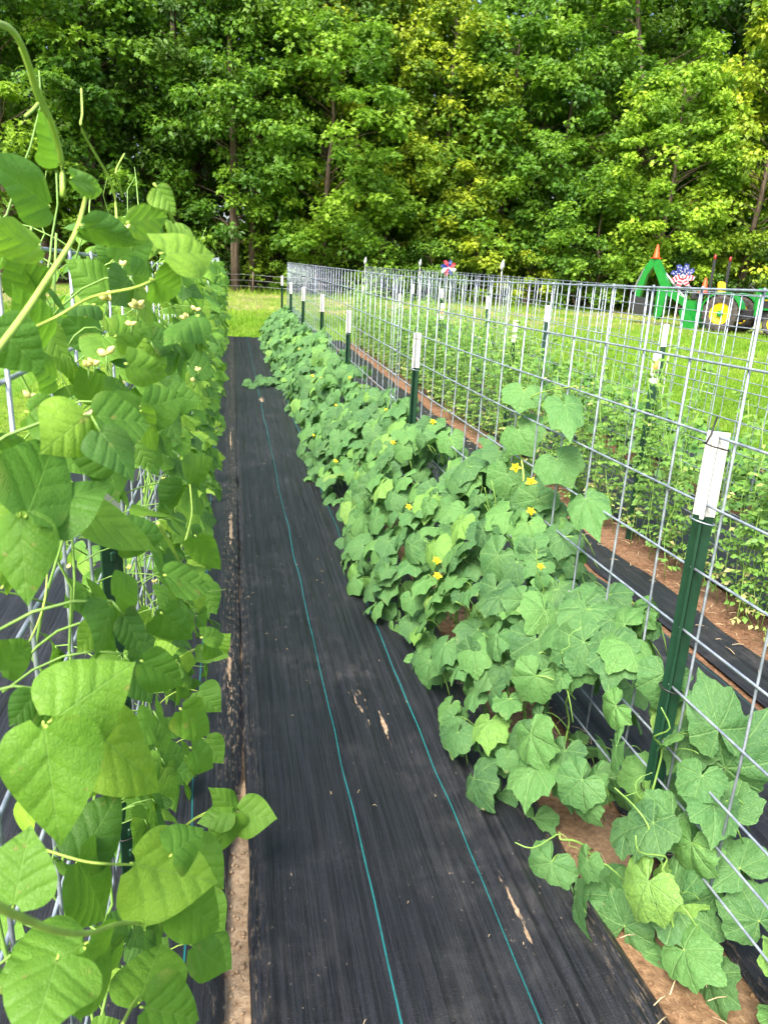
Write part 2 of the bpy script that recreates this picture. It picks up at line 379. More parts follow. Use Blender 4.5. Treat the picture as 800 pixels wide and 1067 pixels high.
def mat_paint(name, col, chip):
    n = NT(name); p = n.coord(); a = n.noise(p, 7, 5, .7); b = n.noise(n.scale(p, (60, 60, 9)), 1, 4, .7)
    c = n.mix(n.smooth(a, .3, .7), tuple(q * .82 for q in col), tuple(q * 1.12 for q in col))
    c = n.mix(n.math('MULTIPLY', n.smooth(b, .62, .68), n.smooth(a, .42, .6)), c, chip)
    return n.finish(n.pbr(c, n.math('MULTIPLY_ADD', a, .25, .3), .5, normal=n.bump(b, .15, .002)))
M['post'] = mat_paint('green_post_paint', (0.005, 0.036, 0.016), (0.05, 0.045, 0.035)); M['postwhite'] = mat_paint('white_post_paint', (0.55, 0.545, 0.53), (0.3, 0.27, 0.22))
M['pea'] = mat_plain_leaf('pea_leaf', [(0, (0.07, 0.17, 0.03)), (0.5, (0.13, 0.27, 0.05)), (0.85, (0.2, 0.34, 0.055)), (1, (0.42, 0.4, 0.16))], 0.3, (0.3, 0.5, 0.06), tint=False)
M['bush'] = mat_plain_leaf('bush_leaf', [(0, (0.04, 0.12, 0.025)), (0.6, (0.08, 0.21, 0.035)), (1, (0.15, 0.3, 0.045))], 0.3, tint=False)
M['tree_mid'] = mat_plain_leaf('tree_leaf_mid', [(0, (0.035, 0.105, 0.011)), (0.5, (0.095, 0.225, 0.016)), (1, (0.21, 0.37, 0.026))], 0.38, (0.2, 0.42, 0.02), 0.5, 0.35)
M['tree_yellow'] = mat_plain_leaf('tree_leaf_yellow', [(0, (0.06, 0.14, 0.01)), (0.5, (0.15, 0.27, 0.015)), (1, (0.31, 0.4, 0.02))], 0.32, (0.3, 0.42, 0.02), 0.5, 0.35)
M['tree_bright'] = mat_plain_leaf('tree_leaf_bright', [(0, (0.06, 0.15, 0.014)), (0.5, (0.14, 0.29, 0.02)), (1, (0.26, 0.43, 0.03))], 0.38, (0.25, 0.5, 0.03), 0.5, 0.35)
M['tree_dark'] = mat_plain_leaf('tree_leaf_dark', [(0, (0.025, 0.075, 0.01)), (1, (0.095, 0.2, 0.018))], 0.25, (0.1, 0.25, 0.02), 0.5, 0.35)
M['grass'] = mat_plain_leaf('grass_blade', [(0, (0.085, 0.19, 0.012)), (0.55, (0.16, 0.32, 0.02)), (0.9, (0.25, 0.4, 0.03)), (1, (0.42, 0.38, 0.14))], 0.35, (0.33, 0.55, 0.03), 0.6, 0.2, tint=False)

# ------------------------------------------------------------------ leaf templates
def grid_faces(n, m):
    i = np.arange(n - 1)[:, None]; j = np.arange(m - 1)[None]
    return np.stack([i * m + j, i * m + j + 1, (i + 1) * m + j + 1, (i + 1) * m + j], -1).reshape(-1, 4)
BV = [0, .03, .09, .17, .27, .38, .5, .62, .74, .84, .93, 1.0]
BW = [.12, .27, .40, .475, .50, .485, .43, .345, .24, .145, .055, .003]
def bean_tmpl(n, m, seed, curl=0.22, fold=0.13, quilt=0.005):
    g = np.random.default_rng(seed)
    t = np.linspace(0, 1, n); s = np.linspace(-1, 1, m)
    w = np.interp(t, BV, BW)
    asym = 1 + 0.12 * g.uniform(-1, 1) * np.sign(s)
    x = w[:, None] * (s * asym)[None]; y = np.repeat(t[:, None], m, 1).copy()
    y -= 0.09 * (np.abs(s)[None] ** 2) * np.clip(1 - 3 * t[:, None], 0, 1)          # rounded shoulders
    y += 0.02 * np.sin(5 * x + g.uniform(0, 6))
    ax = np.abs(x)
    ph = 4.2 * (t[:, None] - 1.0 * ax + .5 * ax * ax)
    z = fold * ax * g.uniform(0.3, 1.3) - curl * g.uniform(0.4, 1.3) * t[:, None] ** 2 * 0.7 - g.uniform(0.2, 0.9) * ax ** 2
    z = z - quilt * np.cos(2 * math.pi * ph) * np.clip(ax * 8, 0, 1) * np.clip((w[:, None] - ax) * 10 + 0.2, 0, 1)
    z = z + 0.035 * np.sin(7 * y + 4 * x + g.uniform(0, 6)) * (ax / 0.5) + 0.05 * np.sin(4 * y + g.uniform(0, 6)) * x * 2
    V = np.stack([x, y, z], -1).reshape(-1, 3)
    uv = np.stack([x + 0.5, np.repeat(t[:, None], m, 1)], -1).reshape(-1, 2)
    return V, [grid_faces(n, m)], uv
def cuc_tmpl(k, rings, seed):
    g = np.random.default_rng(seed)
    th = np.linspace(-R(163), R(163), k)
    ta = np.radians([0, 6, 15, 26, 36, 46, 54, 66, 78, 90, 101, 110, 122, 136, 150, 163]); ra = np.array([1.0, .92, .83, .77, .79, .86, .81, .73, .70, .73, .78, .72, .65, .61, .56, .36])
    r = np.interp(np.abs(th), ta, ra) * (1 + 0.025 * np.sign(np.sin(th * 17 + g.uniform(0, 6))) * (k > 30)) * (1 + 0.05 * np.sin(th + g.uniform(0, 6)))
    q = (np.arange(rings) + 1) / rings
    x = q[:, None] * (r * np.sin(th))[None]; y = q[:, None] * (r * np.cos(th))[None]
    rad = np.sqrt(x * x + y * y)
    a = np.abs((np.abs(th) / 0.84 + 0.5) % 1 - 0.5) * 0.84
    dome = -g.uniform(0.15, 0.5) * rad ** 2 - g.uniform(-0.05, 0.28) * y * np.abs(y)
    z = dome + 0.16 * (a[None] * rad) + 0.06 * rad * np.sin(3 * th + g.uniform(0, 6))[None] + 0.03 * rad * np.sin(8 * th + g.uniform(0, 6))[None]
    z = z + 0.012 * np.cos(2 * math.pi * 4.5 * (rad - 1.3 * a[None] * rad)) * (rings > 2)
    V = np.concatenate([[[0, 0, 0]], np.stack([x, y, z], -1).reshape(-1, 3)])
    tri = np.stack([np.zeros(k - 1, int), np.arange(k - 1) + 2, np.arange(k - 1) + 1], -1)
    fs = [tri]
    if rings > 1:
        i = np.arange(rings - 1)[:, None] * k; j = np.arange(k - 1)[None]
        fs.append(np.stack([1 + i + j, 1 + i + j + 1, 1 + i + k + j + 1, 1 + i + k + j], -1).reshape(-1, 4))
    uv = np.stack([V[:, 0] * 0.5 + 0.5, V[:, 1] * 0.5 + 0.35], -1)
    return V, fs, uv
BEAN = {0: [bean_tmpl(25, 13, s) for s in range(8)], 1: [bean_tmpl(13, 7, s) for s in range(8)], 2: [bean_tmpl(7, 5, s) for s in range(6)], 3: [bean_tmpl(5, 3, s) for s in range(4)]}
CUC = {0: [cuc_tmpl(53, 6, s) for s in range(10)], 1: [cuc_tmpl(27, 3, s) for s in range(8)], 2: [cuc_tmpl(15, 2, s) for s in range(6)]}
def blade_tmpl(w=0.5):
    V = np.array([[-.5 * w, 0, 0], [.5 * w, 0, 0], [.38 * w, .5, .02], [-.38 * w, .5, .02], [0, 1, -.08]])
    return V, [np.array([[0, 1, 2, 3]]), np.array([[3, 2, 4]])], np.zeros((5, 2))
def kite_tmpl(w, fold=0.1, droop=0.12):
    V = np.array([[0, 0, 0], [-.5 * w, .45, fold], [0, .5, 0], [.5 * w, .45, fold], [0, 1, -droop]])
    return V, [np.array([[0, 2, 1], [0, 3, 2], [1, 2, 4], [2, 3, 4]])], np.zeros((5, 2))
def maple_tmpl(seed):
    g = np.random.default_rng(seed)
    o = np.array([[0, 0], [.42, .05], [.28, .3], [.5, .62], [.18, .6], [0, 1.0], [-.18, .6], [-.5, .62], [-.28, .3], [-.42, .05]])
    z = g.uniform(-.13, .05, len(o)); z[0] = 0
    V = np.concatenate([np.column_stack([o, z]), [[0, .35, .04]]])
    j = np.arange(10); return V, [np.stack([j, (j + 1) % 10, np.full(10, 10)], -1)], np.zeros((11, 2))
MAPLE = [maple_tmpl(s) for s in range(4)]
OVAL = [kite_tmpl(0.62, 0.08, 0.2), kite_tmpl(0.5, 0.12, 0.05), kite_tmpl(0.7, -0.03, 0.25)]

def frames(N, T):
    """axes from wanted normals and wanted tip directions"""
    Y = unit(T); Z = unit(N - (N * Y).sum(-1, keepdims=True) * Y); return np.cross(Y, Z), Y, Z
def scatter(mb, tmpls, P, N, T, size, wide=None, mat=0, rn=None):
    X, Y, Z = frames(N, T); K = len(P)
    which = rng.integers(0, len(tmpls), K); rn = rng.random(K) if rn is None else rn
    wide = np.ones(K) if wide is None else wide
    for w in range(len(tmpls)):
        s = which == w
        mb.leaves(tmpls[w], P[s], X[s], Y[s], Z[s], size[s] * wide[s], size[s], mat, rn[s])

# ------------------------------------------------------------------ setting
def sheet(name, xs, ys, hfun, mat, kind='structure'):
    X, Y = np.meshgrid(xs, ys); Z = hfun(X, Y)
    mb = MB(); mb.add(np.stack([X, Y, Z], -1).reshape(-1, 3), [grid_faces(len(ys), len(xs))])
    return tag(mb.build(name, mat), kind=kind)
xs = np.concatenate([np.linspace(-400, -30, 12), np.linspace(-25, 45, 71), np.linspace(50, 400, 12)])
ys = np.concatenate([np.linspace(-150, -6, 8), np.linspace(-5, 60, 131), np.linspace(62, 120, 15), np.linspace(140, 600, 10)])
sheet('ground', xs, ys, lambda x, y: gz(y) + 0.05 * (vnoise(x * .3, y * .3) - .5) * np.clip((y - 17) / 4, 0, 1) * (y < 60), M['ground'])
YE = 15.6
def soil_h(x, y): return gz(y) + 0.006 + 0.012 * vnoise(x * 18, y * 18) + 0.012 * vnoise(x * 5, y * 5)
sheet('soil', np.linspace(-1.45, 4.75, 140), np.linspace(-1.2, YE - .1, 330), soil_h, M['soil'])

def fabric(name, x0, x1, mat, ncol, nrow, y0=-1.2, y1=YE, amp=1.0, ridges=()):
    s = np.linspace(0, 1, ncol); yy = np.concatenate([np.linspace(y0, 5, int(nrow * .62)), np.linspace(5.05, y1, int(nrow * .38))])
    S, Y = np.meshgrid(s, yy)
    a = x0(Y) if callable(x0) else x0; b = x1(Y) if callable(x1) else x1
    X = a + (b - a) * S
    Z = gz(Y) + 0.036 + amp * (0.011 * vnoise(X * 75 + 9, Y * 0.8) + 0.010 * vnoise(X * 24, Y * 0.6 + 5) + 0.010 * vnoise(X * 6, Y * 1.6) + 0.004 * vnoise(X * 30, Y * 9))
    for (xr, w, h) in ridges: Z = Z + h * np.exp(-((X - xr - 0.012 * (vnoise(Y * 1.3, 0 * Y + xr * 50) - .5)) / w) ** 2)
    e = np.minimum(S, 1 - S) * np.abs(b - a)
    Z = Z - 0.020 * np.clip(1 - e / 0.02, 0, 1)
    mb = MB(); mb.add(np.stack([X, Y, Z], -1).reshape(-1, 3), [grid_faces(len(yy), ncol)])
    return tag(mb.build(name, mat), kind='structure')
def jit(y, a, f=6, s=0): return a * (vnoise(y * f, 0 * y + s) - .5)
gap = lambda y: np.interp(y, [0, 1.3, 1.6, 1.9, 2.1, 2.6, 3.5, 5, 16], [.058, .056, .046, .024, .006, .002, .004, -.008, -.03])
spots = [(0.507, 2.16, 0.011, 0.2, 0.42), (0.44, 2.3, 0.09, 0.5, .95), (0.675, 1.34, 0.012, 0.17, 0.42), (0.336, 8.6, 0.06, 0.25, 0.55), (-0.012, 6.6, .014, .6, 0.45), (-.012, 4.3, .016, .5, .4), (-0.02, 2.6, .03, .8, 0.7), (.5, 1.5, .3, .5, 1.5)]
M['cloth'] = mat_fabric([(0.332, -0.001, 0.0026, 0.9), (0.622, 0.0, 0.0028, 0.85), (-0.112, -0.006, 0.0026, 0.85), (1.92, 0, 0.003, 0.6), (3.0, 0, .003, .6)], spots)
fabric('path', lambda y: 0.022 + 0.003 * y + jit(y, .012, 5, 1), lambda y: 0.90 + jit(y, .03, 3, 2) + .012 * np.clip(y - 2, 0, 3), M['cloth'], 130, 330, ridges=[(0.035, 0.008, 0.014), (0.066, 0.006, .007), (0.70, 0.012, 0.012), (.735, .008, .009)])
fabric('path', -1.3, lambda y: 0.022 + .003 * y - gap(y) + jit(y, .012, 9, 3), M['cloth'], 90, 200, ridges=[(-.05, .007, .008), (-.03, .005, .006)])
fabric('path', lambda y: 1.13 + jit(y, .03, 3, 4), lambda y: 1.945 + jit(y, .02, 4, 5), M['cloth'], 60, 160)
fabric('path', lambda y: 1.99 + jit(y, .02, 4, 5), lambda y: 2.24 + jit(y, .05, 3, 6), M['cloth'], 24, 160)
fabric('path', lambda y: 2.58 + jit(y, .04, 3, 7), 3.5, M['cloth'], 40, 120)
fabric('path', 3.86, 4.6, M['cloth'], 30, 100)

# straw and crumbs lying on the cloth and soil
mb = MB()
for _ in range(420):
    r_ = rng.random()
    if r_ < .12: x = rng.uniform(.02, .95); y = rng.uniform(1.0, 6)
    elif r_ < .8: x = rng.uniform(2.1, 2.6); y = rng.uniform(1.2, 8)
    else: x = rng.uniform(.88, 1.2); y = rng.uniform(.6, 3)
    L = rng.uniform(.005, .014) if r_ < .12 else rng.uniform(.02, .07); a = rng.uniform(0, 6.3); z = gz(y) + .066
    d = np.array([math.cos(a), math.sin(a), 0]) * L
    mb.tube([[x, y, z], [x + d[0] * .5, y + d[1] * .5, z + .006], [x + d[0], y + d[1], z + .002]], .0009 if r_ < .12 else .0014, 4)
tag(mb.build('straw_litter', M['straw']), 'loose dry straw scattered on the soil strips and black cloth', 'straw', kind='stuff')

mb = MB()
for _ in range(900):
    x, y = [(rng.uniform(.9, 1.15), rng.uniform(.9, 3.2)), (rng.uniform(2.24, 2.6), rng.uniform(1.2, 6)), (rng.uniform(-.03, .02), rng.uniform(1.0, 2.0))][int(rng.choice(3, p=[.35, .5, .15]))]
    d = rng.uniform(.004, .013) * np.array([1, rng.uniform(.7, 1.3), .7]); q_ = rng.normal(0, 1, 4); q_ /= np.linalg.norm(q_); a_, b_, c_, e_ = q_
    Q = np.array([[1-2*(c_*c_+e_*e_), 2*(b_*c_-a_*e_), 2*(b_*e_+a_*c_)], [2*(b_*c_+a_*e_), 1-2*(b_*b_+e_*e_), 2*(c_*e_-a_*b_)], [2*(b_*e_-a_*c_), 2*(c_*e_+a_*b_), 1-2*(b_*b_+c_*c_)]])
    mb.box((x, y, float(soil_h(np.array(x), np.array(y))) + d[2] * .3), d, 0, Q, d.min() * .35)
tag(mb.build('soil_clods', M['soil']), 'small crumbs and clods of earth on the bare soil strips', 'soil', kind='stuff')

# lawn blades
mb = MB(); BL = [blade_tmpl(1.0)]
def blades(n, x0, x1, y0, y1, hmin, hmax, wid, pw=1.0, cond=None):
    x = rng.uniform(x0, x1, n); y = y0 + (y1 - y0) * rng.random(n) ** pw
    k = np.ones(n, bool) if cond is None else cond(x, y)
    x = x[k]; y = y[k]; n = len(x)
    patch = vnoise(x * .6, y * .6)
    P = np.column_stack([x, y, gz(y) - .005]); T = unit(np.column_stack([rng.normal(0, .45, (n, 2)), np.ones(n)])); N = rng.normal(0, 1, (n, 3))
    X, Y, Z = frames(N, T); h = rng.uniform(hmin, hmax, n) * (.6 + .8 * patch)
    dry = np.clip((y - 20) / 4, 0, 1) * (vnoise(x * .9, y * .9) > .45)
    rn = np.clip(rng.normal(.42 + .75 * (vnoise(x * .45 + 5, y * .45) - .5) + .25 * (vnoise(x * 2, y * 2) - .5), .16, n) + dry * .42, 0, 1)
    mb.leaves(BL[0], P, X, Y, Z, np.full(n, wid) * rng.uniform(.6, 1.4, n), h, 0, rn)
inview = lambda x, y: (x < .98 * y + 3) & (x > -.35 * y - 2)
blades(60000, 4.6, 16, 3.5, 15, .05, .12, .009, 1.0, inview)
blades(60000, -7, 24, 15.4, 37, .06, .15, .013, 1.4, inview)
blades(12000, -2.0, 3.5, 15.5, 24, .05, .11, .009, 1.0)
blades(9000, -5, -1.25, 1, 16, .05, .12, .009, 1.0)
blades(5000, -6, 26, 33, 38, .15, .4, .016, 1.0, inview)
tag(mb.build('grass', M['grass']), 'bright green mown grass of the lawn between garden and wood', 'grass', kind='stuff')

# ------------------------------------------------------------------ cattle panels
LW = [0] + [0.1524 * k for k in range(1, 8)] + [1.168, 1.27]
def panel(label, X, y0, group, ztop=H + 0.02, lean=0.0, first=[None]):
    L = 16 * .3048; ny = 25
    t = thing('wire_trellis', label, 'trellis', (X, y0, gz(y0) + ztop - 1.27), group)
    def P(y, h): return np.array([X + 0.004 * math.sin(y * 1.7 + X) , y, gz(y) + ztop - h])
    a = MB(); b = MB()
    for h in LW:
        a.tube([P(y, h) for y in np.linspace(y0, y0 + L, 13)], 0.0031, 6)
    for k in range(ny):
        y = y0 + (k * .2032 if k else 0) ; y = min(y, y0 + L)
        b.tube([P(y, -0.006 if k % 1 == 0 else 0) + [0.0052, 0, 0], P(y, .45) + [0.0052 + rng.normal(0, .002), rng.normal(0, .002), 0], P(y, .9) + [0.0052 + rng.normal(0, .002), rng.normal(0, .002), 0], P(y, 1.276) + [0.0052, 0, 0]], 0.0031, 6)
    a.build('horizontal_wire', M['wire'], t); b.build('vertical_wire', M['wire'], t)
    return t
rowname = {'L': 'bean row beside the camera', 'A': 'cucumber row', 'B': 'pea row', 'C': 'bush bean row by the lawn'}
nth = ['nearest', 'second', 'third', 'farthest']
for key, X, y0 in (('L', -0.262, 0.10 - 1.0), ('A', 1.03, 0.742 - .2032 * 4), ('B', 2.5, 0.05), ('C', 3.7, 0.4)):
    for k in range(4 if key in 'L' else 4):
        yy = y0 + k * (16 * .3048 - .06)
        if yy + 4.8 > YE + 3: continue
        panel(f'{nth[k]} galvanised wire grid panel of the {rowname[key]}', X + .011 * (k % 2), yy, 'galvanised wire grid panels along the rows')

# ------------------------------------------------------------------ T-posts
def tpost(label, X, y, top, rz, group='white topped green T posts', sticker=False, near=False):
    z0 = float(gz(y)); t = thing('fence_post', label, 'fence post', (X, y, z0), group, rz)
    w, th, dp = .044, .006, .036
    # T section in local x (flange width) / local y (stem goes back)
    sec = [(-w/2, -th/2), (w/2, -th/2), (w/2, th/2), (th/2, th/2 + .004), (th/2, dp), (-th/2, dp), (-th/2, th/2 + .004), (-w/2, th/2)]
    def pr(mb, z1, z2, grow=0.0):
        pts = [(px + math.copysign(grow, px), py + (grow if py > .001 else -grow)) for px, py in sec]
        a = rz; ca, sa = math.cos(a), math.sin(a)
        pts = [(X + px * ca - py * sa, y + px * sa + py * ca) for px, py in pts]
        mb.prism(pts, (0, 0, z1), (1, 0, 0), (0, 1, 0), (0, 0, z2 - z1))
    mb = MB(); pr(mb, z0 - .3, z0 + top - .19)
    mb.build('shaft', M['post'], t, smooth=False)
    mb = MB(); pr(mb, z0 + top - .19, z0 + top, .0012)
    if near:
        ca, sa = math.cos(rz), math.sin(rz)
    cap = mb.build('painted_tip', M['postwhite'], t, smooth=False)
    if sticker:
        mb = MB(); ca, sa = math.cos(rz), math.sin(rz)
        mb.box((X + sa * .0055, y - ca * .0055, z0 + top - .09), (.03, .001, .07), 0, [[ca, -sa, 0], [sa, ca, 0], [0, 0, 1]])
        mb.build('sticker', M['tag_orange'], t)
    # studs
    ca, sa = math.cos(rz), math.sin(rz); n_ = int((top - .3) / .054) if near else 0
    for k in range(n_):
        mb = MB(); c = np.array([X + sa * .005, y - ca * .005, z0 + .12 + k * .054]); mb.box(c, (.012, .007, .02), 0, [[ca, -sa, 0], [sa, ca, 0], [0, 0, 1]], .002); mb.build('stud', M['post'], t, smooth=False)
    if near:
        for h in (top - .03, top - .2, .62, .33, ):
            mb = MB(); a = np.linspace(0, 2 * math.pi, 17)
            e = np.column_stack([.027 * np.cos(a), .012 + .026 * np.sin(a), .006 * np.sin(a * 1 + 1)])
            e = np.column_stack([X + e[:, 0] * ca - e[:, 1] * sa, y + e[:, 0] * sa + e[:, 1] * ca, z0 + h + e[:, 2]])
            pts = e
            mb.tube(pts, .0017 if h > .7 or h < .5 else .0022, 5)
            if h > top - .1:
                q = e[2]; mb.tube([q, q + [.012, .005, .02], q + [.03, .02, .055]], .0022, 5)
            mb.build('tie', M['tie'] if h != top - .2 else M['wire'], t)
    return t
A_Y = [1.41, 4.08, 6.6, 8.6, 10.9, 13.2, 15.5]
ordn = ['nearest', 'second', 'third', 'fourth', 'fifth', 'sixth', 'farthest']
for i, y in enumerate(A_Y):
    tpost(f'{ordn[i]} white tipped green post along the cucumber row' + (', tall in the right foreground' if i == 0 else ''), 1.036 if i == 0 else 1.012, y, [1.245, 1.25, 1.21, 1.25, 1.24, 1.23, 1.28][i], R(138), near=(i < 3))
for i, y in enumerate([1.62, 4.05, 6.39, 8.82, 11.2, 14.5]):
    tpost(f'{ordn[i]} white tipped post in the pea row behind the cucumbers', 2.5 - .03, y + (2.43 if False else 0), 1.2, R(-40), sticker=(i in (1, 3)))
for i, y in enumerate([5.95, 8.5, 10.7, 13.2, 15.4]):
    tpost(f'{ordn[i]} white tipped post in the bean row beside the lawn', 3.67, y, 1.25, R(-40))
for i, y in enumerate([1.42, 4.1, 6.6, 9.0]):
    tpost(f'{ordn[i]} white tipped post inside the left bean row', -.232, y, 1.25, R(40), near=(i == 0))

# ------------------------------------------------------------------ bean row
def curve(P0, P1, n=6, sag=None, wob=0.0):
    t = np.linspace(0, 1, n)[:, None]; P = np.asarray(P0) * (1 - t) + np.asarray(P1) * t
    if sag is not None: P = P + np.asarray(sag) * (4 * t * (1 - t))
    if wob: P[1:-1] += rng.normal(0, wob, (n - 2, 3))
    return P
def bean_flower(parent, p, s=.011, mat='flower_pale', name='flower'):
    mb = MB(); p = np.asarray(p, float)
    for k in range(4):
        a = rng.uniform(0, 6.3); o = np.array([math.cos(a), math.sin(a), rng.uniform(-.3, .8)]) * s * .6
        mb.lathe([(.001, -s * .7), (s * .42, -s * .3), (s * .5, s * .1), (s * .2, s * .6), (.0005, s * .75)], p + o, o + [0, 0, .002], 8)
    mb.tube([p + [0, 0, -s * 2.5], p], .0012, 5, 1)
    return mb.build(name, [M[mat], M['vine']], parent)
def bean_top(y): return float(np.interp(y, [0, .6, 1.0, 1.6, 2.6, 5, 16], [1.42, 1.5, 1.60, 1.62, 1.58, 1.55, 1.5]))
def bean_plant(y0, lod, label, n_tri, flowers=0, half=.27, tops=0):
    z0 = float(gz(y0)); t = thing('bean_plant', label, 'bean plant', (-.24, y0, z0), 'bean plants climbing the left trellis')
    fol = MB(); vin = MB(); top = bean_top(y0)
    # main vines
    for k in range(3 if lod < 2 else 2):
        n = 16; zz = np.linspace(0.03, top - rng.uniform(0, .15), n); ph = rng.uniform(0, 6)
        vx = -.25 + .018 * np.cos(zz * 14 + ph) + rng.normal(0, .012, n); vy = y0 + rng.uniform(-.12, .12) + (zz - .5) * rng.uniform(-.15, .15) + .02 * np.sin(zz * 14 + ph)
        vin.tube(np.column_stack([vx, vy, zz + z0]), np.linspace(.0032, .0018, n), 5)
    P, N, T, S = [], [], [], []
    for k in range(n_tri + tops):
        zr = rng.random() ** .85
        if k >= n_tri: zr = rng.uniform(.72, 1.0)
        z = .10 + (top - .10) * zr
        bulge = .055 + .04 * math.sin(zr * 3.0) + .03 * vnoise(y0 * 3 + k, zr * 4)
        side = 1 if rng.random() < (.74 if k < n_tri else .6) else -1
        x = -.25 + side * abs(rng.normal(bulge * (1.0 if side > 0 else .9), .05)) ; lim = ((-.085 - .035 * (z > .5)) if y0 < 4.5 else (-.10 if y0 < 9 else -.07)) + .13 * (vnoise(y0 * 1.7 + k * .013, z * 2.6) - .5); x = (lim - abs(x - lim) * .6 if x > lim else x) if side > 0 else max(x, -.5)
        y = y0 + rng.uniform(-half, half); c = np.array([x, y, z + z0])
        out = np.array([side * .75, rng.normal(-.35, .5), rng.normal(.0, .35)]); out = out / np.linalg.norm(out)
        s = rng.uniform(.05, .088) * (1.0 if z > .5 else .92) * (.85 if z > top - .12 else 1)
        if y < 1.05: s *= .74
        nrm = unit(np.array([side * rng.uniform(.25, 1.0), rng.uniform(-.9, .1), rng.uniform(.35, 1.0)]) + rng.normal(0, .2, 3))
        tip = unit(np.array([side * .5, rng.normal(-.1, .45), -.75]) + rng.normal(0, .2, 3))
        Xl, Yl, Zl = frames(nrm[None], tip[None]); Xl, Yl, Zl = Xl[0], Yl[0], Zl[0]
        r0 = c + Yl * .018
        for ang in (0, 1.35, -1.35):
            d = math.cos(ang) * Yl + math.sin(ang) * Xl
            P.append(r0 if ang == 0 else c + d * .006); N.append(Zl + rng.normal(0, .22, 3)); T.append(d + [0, 0, -.15] + rng.normal(0, .12, 3)); S.append(s * rng.uniform(.85, 1.1))
        if lod < 3:
            root = np.array([-.25 + rng.normal(0, .015), y + rng.normal(0, .04), z + z0 - rng.uniform(.02, .08)])
            vin.tube(curve(root, c, 5, [0, 0, .02]), .0013 if lod else .0015, 4); vin.tube([c, r0], .0012, 4)
    scatter(fol, BEAN[lod], np.array(P), np.array(N), np.array(T), np.array(S))
    fol.build('foliage', M['bean'], t); 
    # wandering tendrils at the top
    for k in range(2 if lod < 2 else 1):
        b = np.array([-.25 + rng.normal(0, .05), y0 + rng.uniform(-.2, .2), top + z0 - .1]); e = b + [rng.normal(.0, .05), rng.normal(0, .05), rng.uniform(.12, .26)]
        vin.tube(curve(b, e, 7, [rng.normal(0, .03), rng.normal(0, .03), 0], .006), np.linspace(.0018, .0009, 7), 5)
    vin.build('vine', M['vine'], t)
    for k in range(flowers):
        z = rng.uniform(.7, top - .05); bean_flower(t, (-.25 + rng.uniform(-.02, .12), y0 + rng.uniform(-half, half), z + z0), rng.uniform(.005, .008))
    return t

